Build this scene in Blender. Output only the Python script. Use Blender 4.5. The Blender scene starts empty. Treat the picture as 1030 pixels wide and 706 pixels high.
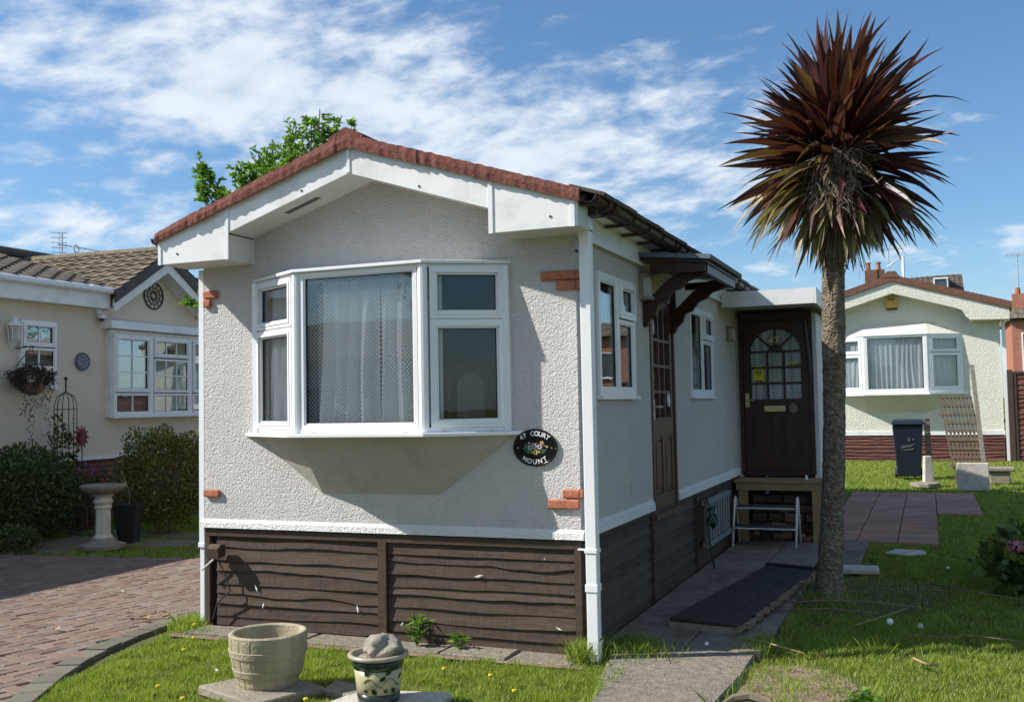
import bpy, math, random
import numpy as np
from mathutils import Vector, Matrix, noise
random.seed(7); rng = np.random.default_rng(11)
PI = math.pi; R = math.radians
S = bpy.context.scene; COL = S.collection

# ------------------------------------------------------------------ materials
def newmat(name):
    m = bpy.data.materials.new(name); m.use_nodes = True
    nt = m.node_tree; nt.nodes.clear()
    return m, nt, nt.nodes, nt.links
class G:
    def __init__(s, nt): s.nt=nt; s.N=nt.nodes; s.L=nt.links
    def n(s, typ, **kw):
        nd = s.N.new(typ)
        for k, v in kw.items():
            if k == 'ins':
                for a, b in v.items():
                    if isinstance(b, bpy.types.NodeSocket): s.L.new(b, nd.inputs[a])
                    else: nd.inputs[a].default_value = b
            else: setattr(nd, k, v)
        return nd
    def coord(s, scale=(1,1,1), rot=(0,0,0), kind='Object'):
        tc = s.n('ShaderNodeTexCoord'); mp = s.n('ShaderNodeMapping', ins={'Vector': tc.outputs[kind], 'Scale': scale, 'Rotation': rot})
        return mp.outputs[0]
    def noise(s, vec, scale, detail=4, rough=.55, dist=0):
        return s.n('ShaderNodeTexNoise', ins={'Vector': vec, 'Scale': scale, 'Detail': detail, 'Roughness': rough, 'Distortion': dist}).outputs[0]
    def vor(s, vec, scale, out='Distance', feature='F1', rnd=1):
        return s.n('ShaderNodeTexVoronoi', feature=feature, ins={'Vector': vec, 'Scale': scale, 'Randomness': rnd}).outputs[out]
    def ramp(s, fac, stops, interp='LINEAR'):
        r = s.n('ShaderNodeValToRGB', ins={'Fac': fac}); cr = r.color_ramp; cr.interpolation = interp
        while len(cr.elements) > len(stops): cr.elements.remove(cr.elements[-1])
        while len(cr.elements) < len(stops): cr.elements.new(1)
        for e, (p, c) in zip(cr.elements, stops):
            e.position = p; e.color = (c, c, c, 1) if isinstance(c, (int, float)) else (*c[:3], 1)
        return r.outputs[0]
    def mix(s, fac, a, b, mode='MIX'):
        m = s.n('ShaderNodeMix', data_type='RGBA', blend_type=mode, clamp_factor=True)
        for k, v in ((0, fac), (6, a), (7, b)):
            if isinstance(v, bpy.types.NodeSocket): s.L.new(v, m.inputs[k])
            else: m.inputs[k].default_value = v if k == 0 else (*v[:3], 1)
        return m.outputs[2]
    def math(s, op, a, b=0, c=None, clamp=False):
        m = s.n('ShaderNodeMath', operation=op, use_clamp=clamp)
        for i, v in enumerate((a, b) if c is None else (a, b, c)):
            if isinstance(v, bpy.types.NodeSocket): s.L.new(v, m.inputs[i])
            else: m.inputs[i].default_value = v
        return m.outputs[0]
    def attr(s, name='tint'): return s.n('ShaderNodeAttribute', attribute_name=name).outputs['Fac']
    def bump(s, h, strength=1, dist=.01, normal=None):
        b = s.n('ShaderNodeBump', ins={'Height': h, 'Strength': strength, 'Distance': dist})
        if normal: s.L.new(normal, b.inputs['Normal'])
        return b.outputs[0]
    def pbsdf(s, col, rough=.6, normal=None, spec=.5, metal=0, extra=None):
        b = s.n('ShaderNodeBsdfPrincipled')
        for k, v in (('Base Color', col), ('Roughness', rough), ('Specular IOR Level', spec), ('Metallic', metal)):
            if isinstance(v, bpy.types.NodeSocket): s.L.new(v, b.inputs[k])
            else: b.inputs[k].default_value = (*v[:3], 1) if k == 'Base Color' else v
        if normal: s.L.new(normal, b.inputs['Normal'])
        for k, v in (extra or {}).items(): b.inputs[k].default_value = v
        return b.outputs[0]
    def out(s, sh): s.L.new(sh, s.n('ShaderNodeOutputMaterial').inputs[0])
M = {}
def simple(name, col, rough=.5, var=.12, vs=6, bump=0, bs=60, metal=0, spec=.5, dirt=None, ds=3, dlo=.5, dhi=.75):
    m, nt, N, L = newmat(name); g = G(nt); v = g.coord()
    n1 = g.noise(v, vs, 5)
    c = g.mix(g.ramp(n1, [(.3, 0), (.7, 1)]), tuple(x*(1-var) for x in col), tuple(min(1, x*(1+var)) for x in col))
    if dirt: c = g.mix(g.ramp(g.noise(v, ds, 7, .65), [(dlo, 0), (dhi, 1)]), c, dirt)
    nm = g.bump(g.noise(v, bs, 4), 1, bump) if bump else None
    g.out(g.pbsdf(c, rough, nm, spec, metal)); M[name] = m; return m
def stucco(name, base, white, bs=1.0, dist=.012):
    m, nt, N, L = newmat(name); g = G(nt); v = g.coord()
    wv = g.n('ShaderNodeVectorMath', operation='SCALE', ins={0: g.n('ShaderNodeTexNoise', ins={'Vector': v, 'Scale': 60.0*bs, 'Detail': 2.0}).outputs[1], 'Scale': .018/bs}).outputs[0]
    vw = g.n('ShaderNodeVectorMath', operation='ADD', ins={0: v, 1: wv}).outputs[0]
    a = g.vor(vw, 70*bs); b = g.noise(v, 80*bs, 6, .70, .1); b2 = g.noise(v, 19*bs, 3, .6)
    h = g.math('ADD', g.math('MULTIPLY', a, -1.1), g.math('ADD', g.math('MULTIPLY', b, 1.5), g.math('MULTIPLY', b2, .7)))
    nm = g.bump(h, 1, dist)
    c = g.mix(g.ramp(g.noise(v, 2.2, 6, .6), [(.35, 0), (.7, 1)]), tuple(x*.93 for x in base), base)
    c = g.mix(g.ramp(b, [(.32, .4), (.44, 0)]), c, tuple(x*.5 for x in base))  # pits coloured darker, their shade put into the colour
    st = g.noise(g.coord(scale=(9, 9, .8)), 1.5, 5, .6)
    c = g.mix(g.ramp(st, [(.54, 0), (.8, .26)]), c, (base[0]*.66, base[1]*.64, base[2]*.58))
    if name == 'stucco':   # splash staining low on the wall and thin run marks
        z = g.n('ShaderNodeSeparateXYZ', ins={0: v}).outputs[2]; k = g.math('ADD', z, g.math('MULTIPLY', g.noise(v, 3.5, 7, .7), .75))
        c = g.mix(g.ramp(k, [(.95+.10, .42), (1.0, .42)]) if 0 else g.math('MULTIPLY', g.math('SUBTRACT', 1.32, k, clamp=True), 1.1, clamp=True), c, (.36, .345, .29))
        r = g.noise(g.coord(scale=(26, 26, .7)), 1, 3, .6); c = g.mix(g.math('MULTIPLY', g.ramp(r, [(.60, 0), (.72, 1)]), g.ramp(g.noise(v, 1.3, 3), [(.45, 0), (.65, .30)])), c, (.42, .40, .35))
    g.out(g.pbsdf(c, .9, nm, .2)); M[name] = m
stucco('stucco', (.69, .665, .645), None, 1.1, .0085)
stucco('stucco_shaded', (.61, .565, .525), None, 1.2, .006)  # copy of the stucco with the side wall's shade tone in its colour
stucco('stucco_trim', (.82, .81, .78), None, 1, .008)
stucco('stucco_cream', (.78, .69, .56), None, 1.5, .004)
stucco('stucco_green', (.80, .785, .68), None, .6, .012)
simple('upvc', (.80, .81, .82), .28, .03, 3, dirt=(.62, .62, .58), ds=5, dlo=.58, dhi=.9)
simple('fascia', (.80, .80, .79), .4, .03, 2, dirt=(.50, .49, .43), ds=3.2, dlo=.50, dhi=.85)
simple('pipe_white', (.80, .81, .83), .35, .03, 2, dirt=(.6, .58, .54), ds=4, dlo=.6, dhi=.85)
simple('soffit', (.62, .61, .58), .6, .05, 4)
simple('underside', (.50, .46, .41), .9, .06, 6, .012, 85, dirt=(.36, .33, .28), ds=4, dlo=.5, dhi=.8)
simple('gutter_brown', (.055, .035, .03), .45, .2, 8)
simple('mahogany', (.042, .011, .010), .38, .25, 10)
simple('door_brown', (.085, .034, .026), .4, .2, 12)
simple('gasket', (.02, .02, .02), .6)
simple('brass', (.62, .50, .28), .35, .1, metal=.8)
simple('steel', (.6, .6, .6), .35, .1, metal=.8)
simple('brick_red', (.44, .16, .09), .9, .22, 25, .006, 70, dirt=(.20, .06, .04), ds=30)
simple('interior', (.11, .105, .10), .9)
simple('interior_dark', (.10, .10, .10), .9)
simple('black_gloss', (.008, .008, .009), .15, .0)
simple('white_paint', (.78, .78, .76), .5)
simple('white_enamel', (.60, .60, .58), .45, .1, 20, dirt=(.30, .18, .10), ds=14, dlo=.6, dhi=.75)
simple('rubber', (.05, .045, .045), .8)
simple('alu', (.22, .225, .225), .5, .12, metal=.3)
simple('timber', (.42, .27, .14), .75, .25, 12, .003, 40, dirt=(.22, .15, .09), ds=4)
simple('timber_grey', (.26, .23, .19), .85, .25, 14, .004, 50)
simple('trellis_wood', (.15, .12, .08), .85, .2, 14)
simple('stone', (.27, .235, .18), .95, .2, 20, .010, 45, dirt=(.15, .14, .10), ds=10)
simple('stone_pale', (.52, .48, .42), .95, .15, 20, .004, 60, dirt=(.28, .27, .22), ds=8)
simple('boulder', (.27, .245, .20), .95, .25, 14, .012, 28, dirt=(.17, .16, .13), ds=18)
simple('bin_plastic', (.007, .012, .026), .42, .1, 4)
simple('pot_black', (.012, .012, .013), .5, .1)
simple('alarm_yellow', (.62, .40, .06), .4, .1)
simple('alarm_dark', (.03, .03, .03), .5)
simple('terracotta', (.33, .13, .07), .85, .2, 10)
simple('sticker_yellow', (.65, .58, .04), .6, .05)
simple('sticker_text', (.05, .05, .05), .6)
simple('hose_green', (.02, .07, .05), .5)
simple('twig', (.20, .14, .09), .9, .3, 20)
simple('dry_leaf', (.36, .25, .12), .85, .25, 20)
simple('rust_metal', (.05, .03, .025), .7)
simple('slate_blue', (.12, .15, .18), .7, .3, 30, .004, 60)
simple('red_flower_metal', (.16, .015, .02), .5, .2)
simple('far_roof', (.13, .095, .075), .9, .25, 3)
simple('bark', (.17, .13, .10), .95, .25, 8, .01, 30)
simple('bath_water', (.10, .11, .10), .1)
def gen_attr_mat(name, stops, rough=.6, trans=.0, bump=0, bs=200, spec=.4, var=None):
    m, nt, N, L = newmat(name); g = G(nt)
    c = g.ramp(g.attr('tint'), stops)
    if var:
        v = g.coord(); c = g.mix(g.ramp(g.noise(v, var[0], 5), [(.35, 0), (.7, var[2] if len(var) > 2 else 1)]), c, var[1])
    nm = g.bump(g.noise(g.coord(), bs, 4), 1, bump) if bump else None
    sh = g.pbsdf(c, rough, nm, spec)
    if trans:
        t = g.n('ShaderNodeBsdfTranslucent', ins={'Color': g.mix(1, c, (1, 1, 1) if name == 'curtain' else (1.6, 1.7, .8), 'MULTIPLY')}).outputs[0]
        sh = g.n('ShaderNodeMixShader', ins={0: trans, 1: sh, 2: t}).outputs[0]
    g.out(sh); M[name] = m
gen_attr_mat('grass', [(0, (.11, .155, .028)), (.45, (.21, .295, .045)), (.8, (.34, .40, .09)), (.93, (.36, .33, .12)), (1, (.48, .42, .24))], .55, .35, spec=.25)
gen_attr_mat('leaf_green', [(0, (.05, .11, .015)), (.6, (.11, .22, .03)), (1, (.20, .34, .05))], .5, .4)
gen_attr_mat('leaf_hedge', [(0, (.03, .055, .014)), (.6, (.065, .105, .025)), (.9, (.13, .17, .04)), (1, (.2, .2, .06))], .55, .2)
gen_attr_mat('leaf_olive', [(0, (.055, .06, .016)), (.6, (.15, .155, .035)), (.88, (.30, .28, .07)), (1, (.42, .36, .06))], .55, .2)
gen_attr_mat('leaf_hydrangea', [(0, (.04, .08, .018)), (.6, (.10, .17, .035)), (1, (.24, .27, .05))], .5, .25)
gen_attr_mat('petal_pink', [(0, (.42, .12, .20)), (1, (.62, .28, .36))], .6, .2)
gen_attr_mat('petal_purple', [(0, (.10, .03, .22)), (.5, (.22, .10, .40)), (1, (.30, .22, .48))], .6, .2)
gen_attr_mat('petal_red', [(0, (.25, .01, .01)), (1, (.42, .03, .03))], .6, .2)
gen_attr_mat('petal_yellow', [(0, (.65, .45, .02)), (1, (.75, .6, .05))], .6, .1)
gen_attr_mat('basket_foliage', [(0, (.03, .026, .018)), (1, (.075, .062, .04))], .9, .0)
gen_attr_mat('palm_leaf', [(0, (.026, .008, .009)), (.25, (.075, .023, .021)), (.42, (.13, .048, .032)), (.55, (.13, .088, .034)), (.72, (.17, .14, .055)), (.88, (.33, .27, .14)), (1, (.50, .43, .28))], .42, .22, spec=.5)
gen_attr_mat('palm_fibre', [(0, (.10, .07, .05)), (1, (.30, .24, .18))], .9)
gen_attr_mat('paver', [(0, (.13, .080, .062)), (.5, (.19, .120, .092)), (.85, (.23, .155, .12)), (1, (.20, .17, .145))], .9, 0, .005, 90, var=(3.5, (.21, .17, .14), .7))
gen_attr_mat('kerb_paver', [(0, (.12, .10, .08)), (1, (.21, .18, .15))], .92, 0, .005, 80, var=(6, (.14, .15, .10), .7))
gen_attr_mat('concrete', [(0, (.22, .19, .15)), (1, (.29, .255, .205))], .92, 0, .012, 70, var=(22, (.13, .115, .09), .9))
gen_attr_mat('concrete_shaded', [(0, (.12, .095, .07)), (1, (.18, .145, .11))], .9, 0, .010, 55, var=(5, (.27, .25, .21), .8))  # darker, warmer concrete: the side path's shade is put into the colour
gen_attr_mat('red_slab', [(0, (.36, .17, .12)), (1, (.48, .25, .18))], .92, 0, .004, 60, var=(3, (.14, .12, .09), .7))
gen_attr_mat('curtain', [(0, (.88, .90, .93)), (1, (.88, .90, .93))], .9, .35)
gen_attr_mat('tile_dark', [(0, (.055, .045, .04)), (1, (.12, .095, .08))], .9, 0, .006, 50, var=(8, (.16, .14, .10), .6))
gen_attr_mat('tile_lichen', [(0, (.14, .11, .075)), (1, (.25, .205, .14))], .95, 0, .006, 60, var=(7, (.10, .085, .06), .8))
gen_attr_mat('planter', [(0, (.33, .275, .185)), (1, (.50, .42, .285))], .92, 0, .006, 60, var=(7, (.30, .265, .18), .8))
gen_attr_mat('log_pile', [(0, (.05, .035, .025)), (.6, (.16, .10, .06)), (1, (.30, .22, .15))], .9, 0, .006, 40)
def board_mat(name, a, b):
    m, nt, N, L = newmat(name); g = G(nt)
    c = g.ramp(g.attr('tint'), [(0, a), (1, b)]); v = g.coord(scale=(38, 38, 3)); v2 = g.coord(scale=(2.5, 2.5, 16)); n1 = g.noise(v, 1.6, 5, .6); n2 = g.noise(v2, 1.4, 6, .65, .8); n3 = g.noise(g.coord(), 5, 7, .7)
    c = g.mix(g.ramp(n1, [(.35, 0), (.7, .35)]), c, tuple(x*1.5 for x in b)); c = g.mix(g.ramp(n2, [(.48, 0), (.7, .5)]), c, tuple(x*.6 for x in a)); c = g.mix(g.ramp(n3, [(.56, 0), (.74, .5)]), c, (b[0]*1.55, b[1]*1.6, b[2]*1.65))
    g.out(g.pbsdf(c, g.ramp(n3, [(.3, .62), (.7, .9)]), g.bump(g.math('ADD', n1, n2), 1, .0035), .3)); M[name] = m
board_mat('skirt_board', (.046, .029, .020), (.082, .055, .040)); board_mat('skirt_board_red', (.085, .035, .028), (.15, .062, .05))
# painted grain for the boards on the lying gate
def wood_grain(name, a, b, rough=.8, axis=(1, 14, 14)):
    m, nt, N, L = newmat(name); g = G(nt); v = g.coord(scale=axis)
    n = g.noise(v, 6, 8, .6, 1.2); c = g.mix(g.ramp(n, [(.35, 0), (.65, 1)]), a, b)
    g.out(g.pbsdf(c, rough, g.bump(n, 1, .004), .3)); M[name] = m
wood_grain('gate_dark', (.026, .021, .018), (.065, .053, .046), .72, (14, 1, 14))
wood_grain('deck_timber', (.24, .155, .085), (.40, .27, .155), .8, (1.5, 14, 14))
wood_grain('post_timber', (.26, .16, .075), (.44, .29, .15), .8, (12, 12, 1.2))
def felt():
    m, nt, N, L = newmat('felt_red'); g = G(nt); v = g.coord()
    n = g.noise(v, 9, 8, .7); n2 = g.noise(v, 150, 3)
    c = g.mix(g.ramp(n, [(.35, 0), (.65, 1)]), (.155, .052, .042), (.26, .10, .078))
    c = g.mix(g.ramp(g.noise(v, 26, 6, .7), [(.50, 0), (.66, 1)]), c, (.13, .075, .055))
    c = g.mix(g.ramp(n2, [(.6, 0), (.75, .6)]), c, (.50, .34, .28))
    nm = g.bump(g.math('ADD', g.math('MULTIPLY', g.noise(v, 14, 4), 2.5), n2), 1, .008)
    g.out(g.pbsdf(c, .95, nm, .2)); M['felt_red'] = m
felt()
def brickmat(name, a, b, mortar, sx=1.0):
    m, nt, N, L = newmat(name); g = G(nt)
    tc = g.n('ShaderNodeTexCoord'); sep = g.n('ShaderNodeSeparateXYZ', ins={0: tc.outputs['Object']})
    u = g.math('ADD', sep.outputs[0], sep.outputs[1])
    cb = g.n('ShaderNodeCombineXYZ', ins={0: u, 1: sep.outputs[2]}).outputs[0]
    bt = g.n('ShaderNodeTexBrick', ins={'Vector': cb, 'Color1': (*a, 1), 'Color2': (*b, 1), 'Mortar': (*mortar, 1), 'Scale': 1.0, 'Mortar Size': .006, 'Brick Width': .225, 'Row Height': .075, 'Bias': 0.0})
    g.out(g.pbsdf(bt.outputs[0], .9, g.bump(bt.outputs[1], .6, -.01), .2)); M[name] = m
brickmat('brick_wall', (.42, .15, .08), (.33, .11, .06), (.35, .30, .26))
brickmat('brick_dark', (.17, .07, .05), (.12, .05, .035), (.20, .17, .14))
def glass():
    m, nt, N, L = newmat('glass'); g = G(nt)
    v = g.coord(); nm = g.bump(g.noise(v, 2.2, 2), .06, .01)
    fr = g.n('ShaderNodeFresnel', ins={'IOR': 1.52}).outputs[0]
    f = g.math('ADD', g.math('MULTIPLY', fr, .62), .012, clamp=True)
    t = g.n('ShaderNodeBsdfTransparent', ins={'Color': (.965, .98, .975, 1)}).outputs[0]
    gl = g.n('ShaderNodeBsdfGlossy', ins={'Color': (.95, .97, 1, 1), 'Roughness': .01, 'Normal': nm}).outputs[0]
    g.out(g.n('ShaderNodeMixShader', ins={0: f, 1: t, 2: gl}).outputs[0]); M['glass'] = m
    m, nt, N, L = newmat('glass_leaded'); g = G(nt)          # lace-like diamond mesh net just inside the pane
    tc = g.n('ShaderNodeTexCoord'); sp = g.n('ShaderNodeSeparateXYZ', ins={0: tc.outputs['Object']})
    u = g.math('MULTIPLY', g.math('ADD', sp.outputs[0], sp.outputs[2]), 2*PI/.030); w = g.math('MULTIPLY', g.math('SUBTRACT', sp.outputs[0], sp.outputs[2]), 2*PI/.030)
    k = g.math('MAXIMUM', g.math('SINE', u), g.math('SINE', w))
    fac = g.ramp(k, [(.66, .04), (.95, .50)])
    t = g.n('ShaderNodeBsdfTransparent').outputs[0]
    d = g.n('ShaderNodeBsdfDiffuse', ins={'Color': (.72, .76, .78, 1)}).outputs[0]
    g.out(g.n('ShaderNodeMixShader', ins={0: fac, 1: t, 2: d}).outputs[0]); M['lace'] = m
glass()
def obscure():
    m, nt, N, L = newmat('glass_obscure'); g = G(nt); v = g.coord(); n = g.noise(v, 70, 4)
    c = g.mix(g.ramp(g.noise(g.coord(scale=(22, 22, 1.5)), 1, 4), [(.35, 0), (.65, 1)]), (.20, .22, .24), (.46, .49, .52)); g.out(g.pbsdf(c, .18, g.bump(n, 1, .004), .8)); M['glass_obscure'] = m
obscure()
def ground_mat():
    m, nt, N, L = newmat('ground_soil'); g = G(nt); v = g.coord()
    c = g.mix(g.ramp(g.noise(v, 1.3, 8, .65), [(.4, 0), (.66, 1)]), (.085, .125, .025), (.13, .17, .04))
    c = g.mix(g.ramp(g.noise(v, 30, 6, .7), [(.42, 0), (.62, 1)]), c, (.15, .11, .07))
    g.out(g.pbsdf(c, .95, g.bump(g.noise(v, 60, 5), 1, .02), .1)); M['ground_soil'] = m
    m, nt, N, L = newmat('bare_soil'); g = G(nt); v = g.coord()
    c = g.mix(g.ramp(g.noise(v, 9, 8, .65), [(.4, 0), (.66, 1)]), (.20, .14, .10), (.34, .26, .20))
    g.out(g.pbsdf(c, .95, g.bump(g.noise(v, 50, 6), 1, .02), .1)); M['bare_soil'] = m
ground_mat()

# ------------------------------------------------------------------ mesh builder
class PL:   # vertical plane frame: origin, u (horizontal), n (outward)
    def __init__(s, o, u, n=None):
        s.o = Vector((o[0], o[1], 0)); s.u = Vector((u[0], u[1], 0)).normalized()
        s.n = Vector((s.u.y, -s.u.x, 0)) if n is None else Vector((n[0], n[1], 0)).normalized()
    def p(s, u, z, n=0): return s.o + s.u*u + s.n*n + Vector((0, 0, z))
FRONT = PL((0, 0), (1, 0), (0, -1)); SIDE = PL((0, 0), (0, 1), (1, 0))
class MB:
    def __init__(s): s.v = []; s.f = []; s.t = []; s.tint = .5
    def add(s, vs, fs, t=None):
        b = len(s.v); s.v += [tuple(x) for x in vs]; s.f += [tuple(i+b for i in f) for f in fs]
        s.t += [s.tint if t is None else t]*len(fs)
        return s
    def hexa(s, p, t=None):  # p: 8 pts, bottom 4 then top 4
        return s.add(p, [(0, 3, 2, 1), (4, 5, 6, 7), (0, 1, 5, 4), (1, 2, 6, 5), (2, 3, 7, 6), (3, 0, 4, 7)], t)
    def box(s, x0, x1, y0, y1, z0, z1, t=None):
        return s.hexa([(x0, y0, z0), (x1, y0, z0), (x1, y1, z0), (x0, y1, z0), (x0, y0, z1), (x1, y0, z1), (x1, y1, z1), (x0, y1, z1)], t)
    def pbox(s, pl, u0, u1, z0, z1, n0, n1, t=None):
        return s.hexa([pl.p(u0, z0, n0), pl.p(u1, z0, n0), pl.p(u1, z0, n1), pl.p(u0, z0, n1), pl.p(u0, z1, n0), pl.p(u1, z1, n0), pl.p(u1, z1, n1), pl.p(u0, z1, n1)], t)
    def obox(s, c, size, rot=(0, 0, 0), t=None, taper=1):
        m = Matrix.Rotation(rot[2], 3, 'Z') @ Matrix.Rotation(rot[1], 3, 'Y') @ Matrix.Rotation(rot[0], 3, 'X')
        pts = []
        for z in (-.5, .5):
            k = taper if z > 0 else 1
            for x, y in ((-.5, -.5), (.5, -.5), (.5, .5), (-.5, .5)):
                pts.append(Vector(c) + m @ Vector((x*size[0]*k, y*size[1]*k, z*size[2])))
        return s.hexa(pts, t)
    def prism(s, poly, d, t=None):   # poly: list of 3D points, d: extrusion vector
        d = Vector(d); n = len(poly); a = [Vector(p) for p in poly]; b = [p + d for p in a]
        return s.add(a+b, [tuple(range(n-1, -1, -1)), tuple(range(n, 2*n))] + [(i, (i+1) % n, n+(i+1) % n, n+i) for i in range(n)], t)
    def tube(s, pts, r, seg=8, t=None, cap=True):
        pts = [Vector(p) for p in pts]; n = len(pts); rs = r if isinstance(r, (list, tuple)) else [r]*n
        vs = []; up = None
        for i, p in enumerate(pts):
            d = (pts[min(i+1, n-1)] - pts[max(i-1, 0)]).normalized()
            if up is None: up = d.orthogonal().normalized()
            up = (up - d*up.dot(d)).normalized(); w = d.cross(up)
            vs += [p + (up*math.cos(2*PI*k/seg) + w*math.sin(2*PI*k/seg))*rs[i] for k in range(seg)]
        fs = [(i*seg+k, i*seg+(k+1) % seg, (i+1)*seg+(k+1) % seg, (i+1)*seg+k) for i in range(n-1) for k in range(seg)]
        if cap: fs += [tuple(range(seg-1, -1, -1)), tuple((n-1)*seg+k for k in range(seg))]
        return s.add(vs, fs, t)
    def lathe(s, prof, c=(0, 0, 0), seg=32, t=None, fn=None, sq=1):
        vs = []; n = len(prof)
        for i, (r, z) in enumerate(prof):
            for k in range(seg):
                a = 2*PI*k/seg; rr = r*(fn(a, i) if fn else 1)
                vs.append((c[0]+rr*math.cos(a), c[1]+rr*math.sin(a)*sq, c[2]+z))
        fs = [(i*seg+k, i*seg+(k+1) % seg, (i+1)*seg+(k+1) % seg, (i+1)*seg+k) for i in range(n-1) for k in range(seg)]
        fs += [tuple(range(seg-1, -1, -1)), tuple((n-1)*seg+k for k in range(seg))]
        return s.add(vs, fs, t)
    def disc(s, c, r, n, thick, seg=24, rz=None, t=None):   # disc facing n
        n = Vector(n).normalized(); u = Vector((0, 0, 1)).cross(n).normalized(); w = n.cross(u); rz = rz or r; c = Vector(c)
        return s.prism([c + u*r*math.cos(2*PI*k/seg) + w*rz*math.sin(2*PI*k/seg) for k in range(seg)], n*thick, t)
    def ring(s, c, r, tr, n, seg=24, ts=6, rz=None, a0=0, a1=2*PI, t=None):
        n = Vector(n).normalized(); u = Vector((0, 0, 1)).cross(n).normalized(); w = n.cross(u); rz = rz or r; c = Vector(c)
        return s.tube([c + u*r*math.cos(a0+(a1-a0)*k/seg) + w*rz*math.sin(a0+(a1-a0)*k/seg) for k in range(seg+1)], tr, ts, t)
    def build(s, name, mat, parent=None, loc=None, smooth=False, bevel=0, label=None):
        me = bpy.data.meshes.new(name); o = bpy.data.objects.new(name, me); COL.objects.link(o)
        off = Vector(loc) if loc else (wloc(parent) if parent else Vector((0, 0, 0)))
        me.from_pydata([tuple(Vector(v)-off) for v in s.v], [], s.f)
        me.materials.append(M[mat] if isinstance(mat, str) else mat)
        a = me.attributes.new('tint', 'FLOAT', 'FACE'); a.data.foreach_set('value', s.t)
        if smooth: me.polygons.foreach_set('use_smooth', [True]*len(me.polygons))
        if parent:
            o.parent = parent; o.location = off - wloc(parent)
        else: o.location = off
        import bmesh
        bm = bmesh.new(); bm.from_mesh(me); bmesh.ops.recalc_face_normals(bm, faces=bm.faces)
        if bevel: bmesh.ops.bevel(bm, geom=list(bm.edges), offset=bevel, segments=1, affect='EDGES')
        bm.to_mesh(me); bm.free()
        if smooth == 'auto':
            pass
        if label: o['label'] = label
        me.update(); return o
def wloc(o):
    v = Vector((0, 0, 0))
    while o: v += o.location; o = o.parent
    return v
def tag(o, label, cat, group=None):
    o['label'] = label; o['category'] = cat
    if group: o['group'] = group
    return o
def thing(name, label, cat, loc=(0, 0, 0), group=None):
    o = bpy.data.objects.new(name, None); COL.objects.link(o); o.location = loc; o.empty_display_size = .2
    return tag(o, label, cat, group)
def struct(o): o['kind'] = 'structure'; return o

def raw_mesh(name, verts, faces_n, nv, tints, mat, parent=None, loc=(0, 0, 0)):
    """fast mesh: verts (F*nv,3) array, F faces of nv verts"""
    me = bpy.data.meshes.new(name); F = faces_n
    v = np.asarray(verts, dtype=np.float32).reshape(-1, 3)
    off = np.array(wloc(parent) if parent else loc, dtype=np.float32); v = v - off
    me.vertices.add(len(v)); me.vertices.foreach_set('co', v.ravel())
    me.loops.add(F*nv); me.loops.foreach_set('vertex_index', np.arange(F*nv, dtype=np.int32))
    me.polygons.add(F); me.polygons.foreach_set('loop_start', np.arange(0, F*nv, nv, dtype=np.int32))
    try: me.polygons.foreach_set('loop_total', np.full(F, nv, dtype=np.int32))
    except Exception: pass
    a = me.attributes.new('tint', 'FLOAT', 'FACE'); a.data.foreach_set('value', np.asarray(tints, dtype=np.float32))
    me.materials.append(M[mat]); me.update(calc_edges=True); me.validate()
    o = bpy.data.objects.new(name, me); COL.objects.link(o)
    if parent: o.parent = parent
    else: o.location = loc
    return o
def unit(a): return a/(np.linalg.norm(a, axis=-1, keepdims=True)+1e-9)
def leaf_verts(c, d, size, width, up=None):
    """pointed 4-vertex leaves at c along d"""
    n = len(c); up = unit(rng.normal(size=(n, 3))) if up is None else up
    s = unit(np.cross(d, up)); L = size[:, None]; W = width[:, None]
    nrm = np.cross(s, d)
    return np.stack([c, c+d*L*.45+s*W*.5+nrm*L*.06, c+d*L, c+d*L*.45-s*W*.5+nrm*L*.06], axis=1)
def blob_leaves(center, rad, n, size, flat=.25, seed=0, lump=.22, shell=.55):
    """leaves through an uneven ellipsoid crown"""
    c0 = np.array(center); rad = np.array(rad)
    d = unit(rng.normal(size=(n, 3))); r = shell+(1-shell)*rng.random(n)**.6
    k = np.array([noise.noise(Vector((x*1.7+seed, y*1.7, z*1.7)))*lump*1.6 + noise.noise(Vector((x*4+seed, y*4, z*4+3)))*lump*.8 for x, y, z in d])
    p = c0 + d*rad*(r*(1+k))[:, None]
    dirs = unit(d*rng.uniform(.3, 1.1, (n, 1)) + rng.normal(size=(n, 3))*.6 + np.array([0, 0, .25]))
    sz = size*rng.uniform(.6, 1.3, n)
    return p, dirs, sz, k

# ------------------------------------------------------------------ window helpers
def bars(mb, pl, u0, u1, z0, z1, w, n0, n1):
    mb.pbox(pl, u0, u1, z0, z0+w, n0, n1); mb.pbox(pl, u0, u1, z1-w, z1, n0, n1)
    mb.pbox(pl, u0, u0+w, z0+w, z1-w, n0, n1); mb.pbox(pl, u1-w, u1, z0+w, z1-w, n0, n1)
def sash(mb, gk, panes, pl, u0, u1, z0, z1, w=.045, opening=True, n=0.0):
    """a framed light: outer frame, proud opening sash with stepped profile, gasket, glass"""
    if opening:
        bars(mb, pl, u0, u1, z0, z1, w*.75, n-.03, n+.016); k = w*.75
        bars(mb, pl, u0+k-.012, u1-k+.012, z0+k-.012, z1-k+.012, .016, n+.0165, n+.022); k += .0
        bars(mb, pl, u0+k+.002, u1-k-.002, z0+k+.002, z1-k-.002, .016, n-.03, n+.006); k += .018
    else:
        bars(mb, pl, u0, u1, z0, z1, .026, n-.03, n+.004); k = .026
        bars(mb, pl, u0+k, u1-k, z0+k, z1-k, .012, n-.03, n-.006); k += .012
    bars(gk, pl, u0+k, u1-k, z0+k, z1-k, .005, n-.028, n-.010); k += .001
    panes.append((pl, u0+k, u1-k, z0+k, z1-k, n-.018))
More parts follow.
